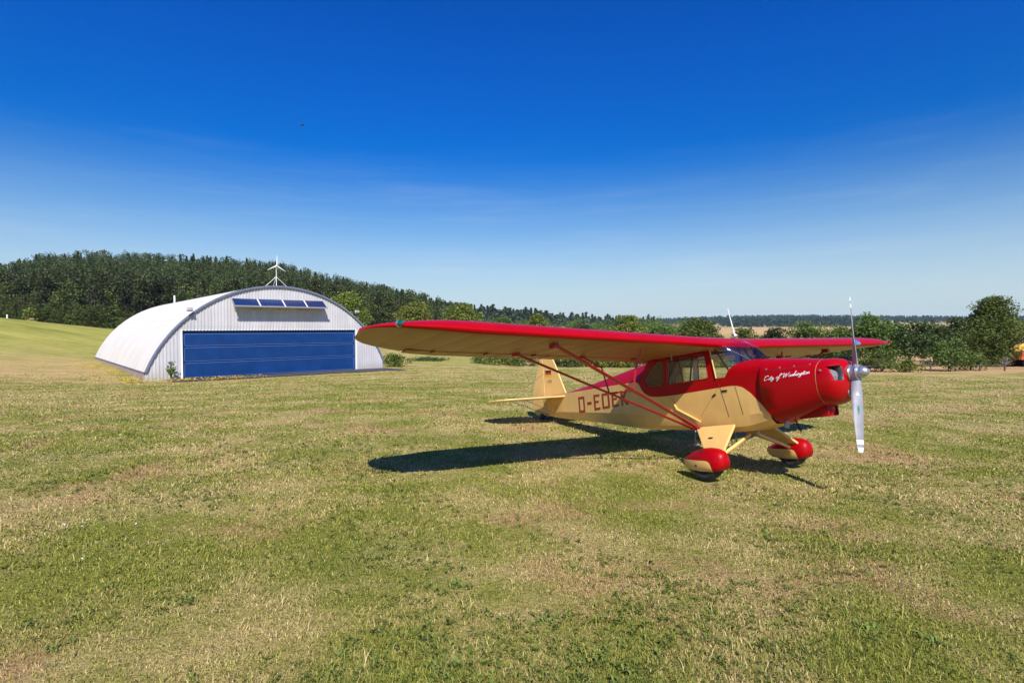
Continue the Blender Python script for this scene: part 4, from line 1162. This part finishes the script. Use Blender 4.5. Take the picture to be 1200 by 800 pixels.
cand = np.array(cand); cz_ = gz(cand[:, 0], cand[:, 1])
order = np.argsort(cand[:, 1])
GROUPS = {'spruce': ('spire_tree', 'dark narrow conifer with a pointed top in the wood on the hill', 'pointed conifers of the hill wood'),
          'pine': ('pine_tree', 'dark rounded pine in the wood on the hill behind the hangar', 'rounded pines of the hill wood'),
          'leafy': ('forest_tree', 'broad leafy green tree in the wood on the hill behind the hangar', 'leafy trees of the hill wood')}
near, rest = [], []
for i_ in order:
    t = cand[i_, 0] / cand[i_, 1]
    (near if len(near) < 262 and -.98 < t else rest).append(i_)
for i_ in near:
    k = rng.choice([3, 6, 7, 7]) if cand[i_, 1] < 126 and rng.random() < .92 else rng.integers(0, 9)
    kind, cme, tme = protos[k][:3]
    nm_, lab, grp = GROUPS[kind]
    s = rng.uniform(.58, .88) * (rng.uniform(.35, .65) if kind == 'leafy' and cand[i_, 1] < 126 else 1.)
    t = thing(nm_, lab, 'tree', (cand[i_, 0], cand[i_, 1], cz_[i_]), rng.uniform(0, 6.28), grp)
    t.scale = (s * rng.uniform(.9, 1.15), s * rng.uniform(.9, 1.15), s)
    for n2, m2 in (('crown', cme), ('trunk', tme)):
        c = bpy.data.objects.new(n2, m2); COL.objects.link(c); c.parent = t
for k in range(34):
    t_ = -.97 + k * .0165 + rng.uniform(-.006, .006); y_ = float(np.interp(t_, [-.97, -.7, -.5, -.4], [114, 117, 121, 125])) + rng.uniform(-1.5, 1.5)
    t = thing('forest_edge_bush', 'leafy bush at the foot of the hill wood, along the top of the meadow', 'bush', (t_ * y_, y_, gzf(t_ * y_, y_) - .2), rng.uniform(0, 6), 'bushes along the edge of the hill wood')
    s = rng.uniform(.2, .42); t.scale = (s * rng.uniform(1.1, 1.6), s * rng.uniform(1.1, 1.6), s)
    c = bpy.data.objects.new('crown', protos[(3, 6, 7)[k % 3]][1]); COL.objects.link(c); c.parent = t
def merged(name, items, protos_, mats_, label, frac=1.0):
    Vs, Fs, Rs, Ms = [], [], [], []; b = 0
    for x_, y_, z_, s, k, q in items:
        kind, _, _, V, F_, rn = protos_[k]
        nf = int(len(F_) * frac); V = V[:nf * 4]; F_ = F_[:nf]; rn = rn[:nf * 4]
        c_, s_ = math.cos(q), math.sin(q)
        W = np.stack([(V[:, 0] * c_ - V[:, 1] * s_) * s + x_, (V[:, 0] * s_ + V[:, 1] * c_) * s + y_, V[:, 2] * s + z_], -1)
        Vs.append(W); Fs.append(F_ + b); b += len(W); Rs.append(np.clip(rn * .6 + .4 * rng.random(), 0, 1)); Ms.append(np.full(nf, 1 if kind == 'leafy' else 0))
    me_ = np_mesh(name, np.concatenate(Vs), np.concatenate(Fs), mats_, {'rnd': ('FLOAT', np.concatenate(Rs))}, np.concatenate(Ms))
    o = bpy.data.objects.new(name, me_); COL.objects.link(o)
    return tag(o, label, 'forest', kind='stuff')
for k in range(len(protos)):            # leaf order shuffled, so that a part of the faces still covers the whole crown
    kind, a_, b_, V, F_, rn = protos[k]
    pr = np.random.default_rng(k).permutation(len(F_)); V2 = V.reshape(-1, 4, 3)[pr].reshape(-1, 3); rn2 = rn.reshape(-1, 4)[pr].ravel()
    protos[k] = (kind, a_, b_, V2, F_, rn2)
items = [(cand[i_, 0], cand[i_, 1], cz_[i_], rng.uniform(.58, .88), int(rng.integers(0, 9)), rng.uniform(0, 6.28)) for i_ in rest]
merged('forest', items, protos, [M['needle'], M['needle2']], 'dense dark wood covering the upper slope of the hill', .28)

# distant woods: one mass each
def far_wood(name, label, pts, seed):
    rg_ = np.random.default_rng(seed); Vs = []
    pr = []
    for k in range(4):
        r2 = np.random.default_rng(300 + k)
        p = spruce_pts(r2, 14, 6, 70) if k < 2 else clump_points(broad_clumps(r2, 12, 8, 12, .05), 1.2, r2)
        V, F_, rn = leaves(p, 1.5, r2); pr.append(('spruce', None, None, V, F_, rn))
    it = [(x_, y_, z_, rg_.uniform(.7, 1.2), int(rg_.integers(0, 4)), rg_.uniform(0, 6)) for x_, y_, z_ in pts]
    return merged(name, it, pr, [M['far_leaf'], M['far_leaf']], label)
rg_ = np.random.default_rng(77)
P1 = []
for _ in range(1500):
    y_ = rg_.uniform(430, 800); t = rg_.uniform(-.16, .26)
    if y_ < np.interp(t, [-.16, .05, .1, .26], [430, 470, 560, 640]): continue
    if .09 < t < .24 and 515 < y_ < 625 and math.sin(t * 90) > .2: continue
    P1.append((t * y_, y_))
P1 = np.array(P1)
far_wood('distant_wood', 'blue-green wooded ridge beyond the valley above the near wing', np.c_[P1, gz(P1[:, 0], P1[:, 1])], 1)
P2 = []
for _ in range(6200):
    y_ = rg_.uniform(880, 1950); t = rg_.uniform(.22, 1.15)
    if y_ < np.interp(t, [.2, .36, .4, .62, .66, 1.1], [1500, 1250, 900, 900, 1300, 1400]): continue
    P2.append((t * y_, y_))
P2 = np.array(P2)
far_wood('distant_forest', 'long dark blue forested ridge on the horizon at the right', np.c_[P2, gz(P2[:, 0], P2[:, 1])], 2)
P3 = []
for _ in range(420):
    y_ = rg_.uniform(140, 330); t = rg_.uniform(-.09, .36)
    if rg_.random() < .45: continue
    P3.append((t * y_, y_))
P3 = np.array(P3)
it = [(a, b, gzf(a, b), rg_.uniform(.32, .6), int(rg_.choice([3, 6, 7])), rg_.uniform(0, 6)) for a, b in P3]
merged('valley_wood', it, protos, [M['leaf_dark'], M['leaf']], 'belt of trees and scrub in the valley behind the near wing', .5)

# ------------------------------------------------------------------ grass
def grass():
    rng = np.random.default_rng(3)
    n = 560000
    th = rng.uniform(-54, 54, n) * PI / 180
    r_ = 2.0 * (48 / 2.0) ** rng.uniform(0, 1, n)
    # gather into tufts
    tx_ = rng.normal(size=n) * .02 * np.maximum(1, r_ / 5)
    x = r_ * np.sin(th) + tx_; y = r_ * np.cos(th) + rng.normal(size=n) * .02
    keep = ~((y > 42.6) & (x > 17)); hl = (x - HX) * math.cos(HYAW) + (y - HY) * math.sin(HYAW); hn = -(x - HX) * math.sin(HYAW) + (y - HY) * math.cos(HYAW)
    keep &= ~((hl > -.3) & (hl < HW + .8) & (hn > -2.6))
    for s_ in (-1, 1):
        wx, wy, _ = plane.matrix_world @ Vector((0, s_ * .93, 0)); keep &= np.hypot(x - wx, y - wy) > .24
    x, y, r_ = x[keep], y[keep], r_[keep]; n = len(x)
    z = gz(x, y)
    big = rng.random(n)
    patch = np.sin(x * 1.7 + np.sin(y * 1.3) * 1.5) * np.sin(y * 2.1 + np.sin(x * .9) * 1.7)
    h = rng.uniform(.010, .030, n) * (1 + .4 * patch) + (big > .985) * rng.uniform(.02, .07, n)
    w = .0022 * np.maximum(1, r_ / 3.2) * rng.uniform(.7, 1.4, n)
    q = rng.uniform(0, 2 * PI, n); dx, dy = np.cos(q), np.sin(q)
    lean = rng.uniform(.2, 1.3, n) * h; l2 = lean * rng.uniform(.4, .8, n)
    q2 = q + PI / 2 + rng.normal(size=n) * .8; lx, ly = np.cos(q2), np.sin(q2)
    V = np.empty((n, 5, 3))
    V[:, 0] = np.stack([x - dx * w, y - dy * w, z - .005], -1); V[:, 1] = np.stack([x + dx * w, y + dy * w, z - .005], -1)
    mx, my, mz = x + lx * lean * .35, y + ly * lean * .35, z + h * .62
    V[:, 2] = np.stack([mx + dx * w * .8, my + dy * w * .8, mz], -1); V[:, 3] = np.stack([mx - dx * w * .8, my - dy * w * .8, mz], -1)
    V[:, 4] = np.stack([x + lx * lean, y + ly * lean, z + h * rng.uniform(.7, 1., n)], -1)
    b = np.arange(n)[:, None] * 5
    # quad then triangle: mixed polygon sizes, so triangles throughout
    F_ = np.concatenate([b + [0, 1, 2], b + [0, 2, 3], b + [3, 2, 4]], 0)
    rn = np.repeat(rng.random(n), 5); r2 = np.repeat(rng.random(n), 5)
    me_ = np_mesh('grass', V.reshape(-1, 3), F_, grass_material(), {'rnd': ('FLOAT', rn), 'rnd2': ('FLOAT', r2)})
    me_.polygons.foreach_set('use_smooth', [True] * len(me_.polygons))
    o = bpy.data.objects.new('grass', me_); COL.objects.link(o)
    tag(o, 'short patchy half dry mown grass covering the field', 'grass', kind='stuff')
grass()
# yellow flowers by the hangar, white clover heads
def petals(name, label, pts, size, m_, seed):
    rg = np.random.default_rng(seed)
    o = leaf_obj(name, pts, size, m_, rg, up=1.5)
    tag(o, label, 'flowers', kind='stuff')
M['yellow'] = leaf_material('yellow_petals', (.55, .38, .01), (.75, .58, .03), .2, 0)
M['whitepetal'] = leaf_material('white_petals', (.7, .7, .66), (.85, .85, .8), .2, 0)
rg = np.random.default_rng(8); pts = []
for _ in range(3400):
    side_ = rg.random()
    if side_ < .5: p = hpt(rg.uniform(-1.5, 6.5), -1.6 - abs(rg.normal()) * .7, 0)
    elif side_ < .8: p = hpt(-.6 - abs(rg.normal()) * 1.1, rg.uniform(-2, 20), 0)
    else: p = hpt(-4 - abs(rg.normal()) * 3, rg.uniform(6, 26), 0)
    if math.sin(p.x * 1.3) * math.sin(p.y * 1.1 + p.x) + rg.normal() * .5 < 0: continue
    pts.append((p.x, p.y, gzf(p.x, p.y) + rg.uniform(.04, .22)))
petals('wildflowers', 'yellow wildflowers in the grass along the foot of the hangar', np.array(pts), .045, M['yellow'], 1)
pts = []
for cx, cy, s, n in ((-4.0, 5.05, .12, 14), (-3.2, 4.9, .3, 5)):
    for _ in range(n):
        a, b = cx + rg.normal() * s, cy + rg.normal() * s * .6; pts.append((a, b, gzf(a, b) + .05))
petals('clover_flowers', 'few small white flower heads in the grass at the lower left', np.array(pts), .013, M['whitepetal'], 2)

# leafy green weeds in the foreground
def weed(u, v, r_, n, seed):
    rg = np.random.default_rng(seed)
    horizon = 400 + CAM_F * math.tan(CAM_PITCH)
    D = CAM_H / ((v - horizon) / CAM_F)
    for _ in range(4): D = (CAM_H - gzf((u - 600) / CAM_F * D, D)) / ((v - horizon) / CAM_F)
    x0, y0 = (u - 600) / CAM_F * D, D
    mb = MB()
    for k in range(n):
        q = rg.uniform(0, 2 * PI); l = r_ * rg.uniform(.5, 1); ox, oy = rg.normal() * r_ * .55, rg.normal() * r_ * .55
        zz = gzf(x0 + ox, y0 + oy); w_ = l * rg.uniform(.08, .16); up_ = rg.uniform(.25, .75) * l
        d = Vector((math.cos(q), math.sin(q), 0)); e = Vector((-math.sin(q), math.cos(q), 0)); o = Vector((x0 + ox, y0 + oy, zz))
        p1 = o + d * l * .5 + Vector((0, 0, up_ * .8)); p2 = o + d * l + Vector((0, 0, up_ * .7))
        mb.add([o, p1 + e * w_, p2, p1 - e * w_], [(0, 1, 2, 3)])
    return mb
M['weedleaf'] = plain('weed_leaves', (.125, .175, .035), .7, var=.35, vscale=9, spec=.12)
wm = MB()
for k, (u, v, r_, n) in enumerate(((535, 690, .10, 26), (638, 728, .10, 34), (212, 706, .09, 30), (250, 718, .06, 16), (500, 755, .09, 26), (520, 790, .11, 30), (690, 690, .07, 14), (760, 695, .06, 12), (880, 690, .08, 18), (1020, 745, .10, 26), (1100, 760, .10, 30), (940, 720, .07, 14), (60, 760, .09, 20), (120, 560, .08, 18), (330, 640, .06, 12), (1110, 690, .08, 18), (395, 770, .08, 16), (700, 770, .08, 16))):
    w_ = weed(u, v, r_ * .72, n, 500 + k); wm.add(w_.v, w_.f)
def rosettes():
    rg = np.random.default_rng(41); n = 11000
    th = rg.uniform(-48, 48, n) * PI / 180; r_ = 2.2 * (15 / 2.2) ** rg.uniform(0, 1, n)
    x, y = r_ * np.sin(th), r_ * np.cos(th)
    pt = np.sin(x * 2.3 + 2 * np.sin(y * 1.1)) * np.sin(y * 1.9 + 2 * np.sin(x * .8)) + .8 * np.sin(x * .7 + 1) * np.sin(y * .6) + rg.normal(size=n) * .35
    ok = pt > .25; x, y, r_ = x[ok], y[ok], r_[ok]; n = len(x); K = 8
    s = rg.uniform(.011, .034, n) * np.clip(r_ / 6, 1, 1.35)
    x = np.repeat(x, K) + rg.normal(size=n * K) * np.repeat(s, K) * .5; y = np.repeat(y, K) + rg.normal(size=n * K) * np.repeat(s, K) * .5
    l = np.repeat(s, K) * rg.uniform(.6, 1.4, n * K); q = rg.uniform(0, 2 * PI, n * K); z = gz(x, y)
    d = np.stack([np.cos(q), np.sin(q), 0 * q], -1); e = np.stack([-np.sin(q), np.cos(q), 0 * q], -1); o = np.stack([x, y, z + .004], -1)
    up_ = np.stack([0 * q, 0 * q, l * rg.uniform(.3, 1.1, n * K)], -1); w_ = (l * rg.uniform(.12, .26, n * K))[:, None]; l = l[:, None]
    V = np.stack([o, o + d * l * .55 + up_ * .85 + e * w_, o + d * l * 1.05 + up_ * .8, o + d * l * .55 + up_ * .85 - e * w_], 1).reshape(-1, 3)
    me_ = np_mesh('leafy_turf', V, np.arange(len(V)).reshape(-1, 4), M['turfleaf'], {'rnd': ('FLOAT', np.repeat(rg.uniform(0, 1, n * K), 4))})
    o = bpy.data.objects.new('leafy_turf', me_); COL.objects.link(o)
    tag(o, 'small clover and plantain leaves in green patches of the turf', 'turf', kind='stuff')
M['turfleaf'] = leaf_material('turf_leaves', (.09, .13, .018), (.24, .27, .05), .3, 0)
rosettes()
tag(wm.build('ground_cover', M['weedleaf'], None, 0, merge=False), 'scattered leafy green weeds in the foreground grass', 'weeds', kind='stuff')

# ------------------------------------------------------------------ small things at the edges
# barn behind the tallest tree
bx, by, bz = at(1150, 55)
barn = thing('barn', 'dark wooden barn with a grey tiled roof half hidden behind the tallest tree', 'barn', (bx, by, bz), -.55)
barn.scale = (.6, .6, .66)
M['timber'] = plain('dark_timber', (.07, .05, .04), .85, var=.25, vscale=5)
M['slate'] = plain('grey_roof_tiles', (.20, .18, .21), .7, var=.15, vscale=6, bstr=.5, bscale=14)
MB().box((1.5, 0, 1.2), (7, 5, 3.6)).build('wall', M['timber'], barn, 0)
gp = MB()
for s in (-1, 1):
    gp.loft([[(-2.4, 0, 4.55), (-2.4, s * 3.1, 2.65), (-2.4, s * 3.1, 2.55), (-2.4, 0, 4.43)], [(5.4, 0, 4.55), (5.4, s * 3.1, 2.65), (5.4, s * 3.1, 2.55), (5.4, 0, 4.43)]])
gp.build('roof', M['slate'], barn, 0)
MB().add([(-2., -2.5, 2.9), (-2., 2.5, 2.9), (-2., 0, 4.4)], [(0, 1, 2)]).build('gable', M['timber'], barn, 0)
# orange farm trailer with a golden load
x_, y_, z_ = at(1193, 51)
tr = thing('farm_trailer', 'orange-red farm trailer heaped with golden straw at the right edge', 'trailer', (x_, y_, z_), .15)
tr.scale = (.72, .72, .72)
M['orange'] = plain('orange_red_paint', (.42, .10, .025), .5, var=.15)
M['straw'] = plain('golden_straw', (.62, .36, .06), .9, var=.25, vscale=4, bstr=.8, bscale=20)
MB().box((1.2, 0, 1.5), (4.2, 2.2, 1.1)).build('load_bed', M['orange'], tr, 0, bevel=.03)
rb = MB()
for k in range(8): rb.box((-.8 + k * .57, -1.13, 1.5), (.09, .08, 1.15))
rb.box((1.2, -1.13, 2.08), (4.3, .1, .1)); rb.build('side_rib', M['orange'], tr, 0)
MB().loft([[(1.2 + 2.05 * math.cos(q) * k, 1.05 * math.sin(q) * k, zz) for q in [2 * PI * j / 16 for j in range(16)]] for k, zz in ((1, 2.0), (.95, 2.45), (.7, 2.85), (.3, 3.0))]).build('straw_load', M['straw'], tr, 50)
for dx in (.2, 2.2):
    for s in (-1, 1):
        wh = MB().lathe([(-.12, .0), (-.14, .3), (-.12, .45), (.12, .45), (.14, .3), (.12, 0)], (dx, s * .95, .45), 'Y', 18).build('wheel', M['black'], tr, 40)
# rail fence along the hedge
M['oldwood'] = plain('weathered_wood', (.10, .08, .065), .9, var=.3, vscale=6)
fx = [at(u, 44.6) for u in range(1004, 1180, 29)]
fence = thing('rail_fence', 'low dark wooden rail fence along the stubble under the hedge', 'fence', fx[0])
for k, p in enumerate(fx):
    MB().box((p[0] - fx[0][0], p[1] - fx[0][1], p[2] - fx[0][2] + .25), (.08, .08, .75)).build('post', M['oldwood'], fence, 0)
rl = MB()
for h_ in (.48,):
    rl.tube([(p[0] - fx[0][0], p[1] - fx[0][1] - .07, p[2] - fx[0][2] + h_ + .03 * math.sin(k * 2)) for k, p in enumerate(fx)], .035, 6)
rl.build('rail', M['oldwood'], fence)
# white marker post and hay heap on the hill meadow
x_, y_, z_ = at(9, 108)
mp_ = MB().tube([(0, 0, -.2), (0, 0, 1.5)], [.13, .12], 8).lathe([(1.5, .12), (1.56, .08), (1.58, 0)], axis='Z', n=8).build('marker_post', M['white'], None)
mp_.location = (x_, y_, z_); tag(mp_, 'short white marker post on the meadow before the wood, far left', 'post')
x_, y_, z_ = at(35, 106)
hp = leaf_obj('hay_heap', clump_points([(0, 0, .1, .9), (.9, .2, .0, .8), (-.9, 0, -.1, .8), (0, 0, .7, .55), (.3, .2, .9, .35)], 160, np.random.default_rng(4)), .2, None, np.random.default_rng(4))
hp.data.materials.clear(); M['hay'] = leaf_material('dry_hay', (.42, .33, .14), (.62, .52, .28), .1, 0); hp.data.materials.append(M['hay'])
hp.location = (x_, y_, z_); tag(hp, 'pale heap of hay on the meadow in front of the bright bush', 'hay heap')
# a bird high over the hangar
bd = MB()
bd.tube([(-.16, 0, 0), (-.06, 0, 0), (.08, 0, .01), (.16, 0, .02), (.2, 0, .015)], [.012, .04, .05, .03, .008], 8)
for s in (-1, 1): bd.loft([[(.07, s * .03, .02), (-.06, s * .03, .02), (-.06, s * .03, .01)], [(.09, s * .22, .09), (-.03, s * .22, .085), (-.03, s * .22, .08)], [(.0, s * .46, .03), (-.05, s * .46, .03), (-.05, s * .45, .028)]])
bird = bd.build('bird', plain('dark_feathers', (.03, .035, .05), .7), None, 40)
D = 42; bird.location = ((357 - 600) / CAM_F * D, D, CAM_H + (386 - 147) / CAM_F * D); bird.rotation_euler = (.1, -.25, .9)
tag(bird, 'small dark bird gliding high in the blue sky', 'bird')

# ------------------------------------------------------------------ haze, sky, sun, camera
SUN_EL, SUN_AZ = math.radians(45.5), math.radians(101)          # azimuth the shadows point to
d = Vector((math.cos(SUN_EL) * math.cos(SUN_AZ), math.cos(SUN_EL) * math.sin(SUN_AZ), -math.sin(SUN_EL)))
sl = bpy.data.lights.new('sun', 'SUN'); sl.energy = 5.0; sl.angle = math.radians(.5); sl.color = (1., .955, .88)
so = bpy.data.objects.new('sun', sl); COL.objects.link(so); so.rotation_euler = d.to_track_quat('-Z', 'Y').to_euler(); so.location = (0, 0, 40)

HAZE = .00010
if HAZE:
    hz = MB().box((0, 0, 33), (5700, 5700, 80)).build('haze', None or M['white'], None, 0)
    hz.data.materials.clear()
    m, nt, out = mat('haze_air')
    pv_ = nd(nt, 'ShaderNodeVolumePrincipled'); pv_.inputs['Density'].default_value = HAZE; pv_.inputs['Color'].default_value = (.62, .82, 1., 1)
    pv_.inputs['Anisotropy'].default_value = .0
    lk(nt, pv_.outputs[0], out.inputs['Volume']); hz.data.materials.append(m)
    tag(hz, 'thin bluish summer haze over the valley', 'haze', kind='stuff')

w = bpy.data.worlds.new('World'); SC.world = w; w.use_nodes = True
nt = w.node_tree; nt.nodes.clear()
out = nt.nodes.new('ShaderNodeOutputWorld'); bg = nt.nodes.new('ShaderNodeBackground')
sky = nt.nodes.new('ShaderNodeTexSky'); sky.sky_type = 'NISHITA'; sky.sun_disc = False
sky.sun_elevation = SUN_EL; sky.sun_rotation = math.atan2(-d.x, -d.y)
sky.altitude = 350; sky.air_density = 1.0; sky.dust_density = .6; sky.ozone_density = 4.
gm = nt.nodes.new('ShaderNodeGamma'); gm.inputs[1].default_value = 1.3
v1 = nt.nodes.new('ShaderNodeVectorMath'); v1.operation = 'SCALE'; v1.inputs['Scale'].default_value = 1 / 6.; lk(nt, sky.outputs[0], v1.inputs[0])
lk(nt, v1.outputs[0], gm.inputs[0])
hs = nt.nodes.new('ShaderNodeHueSaturation'); hs.inputs['Saturation'].default_value = 1.42; lk(nt, gm.outputs[0], hs.inputs['Color'])
v2 = nt.nodes.new('ShaderNodeVectorMath'); v2.operation = 'MULTIPLY'; v2.inputs[1].default_value = (5.8, 5.5, 7.0); lk(nt, hs.outputs[0], v2.inputs[0])
# thin cirrus low over the horizon
tc = nt.nodes.new('ShaderNodeTexCoord'); mp = nt.nodes.new('ShaderNodeMapping')
lk(nt, tc.outputs['Generated'], mp.inputs[0]); mp.inputs['Scale'].default_value = (1.3, 1.3, 17.); mp.inputs['Rotation'].default_value = (.0, .02, 1.3)
cn = noise(nt, mp.outputs[0], 2.2, 7, .62)
sx = nt.nodes.new('ShaderNodeSeparateXYZ'); lk(nt, tc.outputs['Generated'], sx.inputs[0])
band = val(nt, 'MULTIPLY', maprange(nt, sx.outputs[2], .02, .07), maprange(nt, sx.outputs[2], .36, .08))
cf = val(nt, 'MULTIPLY', maprange(nt, cn, .46, .80), val(nt, 'MULTIPLY', band, .17))
el_f = maprange(nt, sx.outputs[2], .16, .48)
mul3 = nt.nodes.new('ShaderNodeVectorMath'); mul3.operation = 'MULTIPLY'; lk(nt, v2.outputs[0], mul3.inputs[0]); lk(nt, mixc(nt, el_f, (1.0, .97, .82), (1., 1.0, 1.24)), mul3.inputs[1])
low = val(nt, 'MULTIPLY', maprange(nt, sx.outputs[2], .31, -.02), .92)
col = mixc(nt, low, mul3.outputs[0], (4.5, 5.5, 5.9))
col = mixc(nt, cf, col, (6., 6.4, 6.9))
lk(nt, col, bg.inputs[0]); bg.inputs[1].default_value = .10
lk(nt, bg.outputs[0], out.inputs[0])

cam = bpy.data.cameras.new('camera'); co = bpy.data.objects.new('camera', cam); COL.objects.link(co); SC.camera = co
cam.sensor_width = 36; cam.lens = CAM_F / 1200 * 36; cam.clip_end = 6000; cam.clip_start = .05
cp, sp = math.cos(CAM_PITCH), math.sin(CAM_PITCH); cr_, sr_ = math.cos(CAM_ROLL), math.sin(CAM_ROLL)
fwv, u0, r0v = Vector((0, cp, sp)), Vector((0, -sp, cp)), Vector((1, 0, 0))
rt = r0v * cr_ + u0 * sr_; upv_ = u0 * cr_ - r0v * sr_
mw = Matrix((rt, upv_, -fwv)).transposed().to_4x4(); mw.translation = (0, 0, CAM_H)
co.matrix_world = mw

SC.view_settings.view_transform = 'Standard'; SC.view_settings.look = 'None'
SC.view_settings.exposure = .35; SC.view_settings.gamma = 1.; SC.view_settings.use_curve_mapping = False
SC.cycles.max_bounces = 6; SC.cycles.diffuse_bounces = 3; SC.cycles.glossy_bounces = 3; SC.cycles.transparent_max_bounces = 12; SC.cycles.volume_bounces = 0
SC.cycles.use_denoising = True; SC.cycles.sample_clamp_indirect = 6
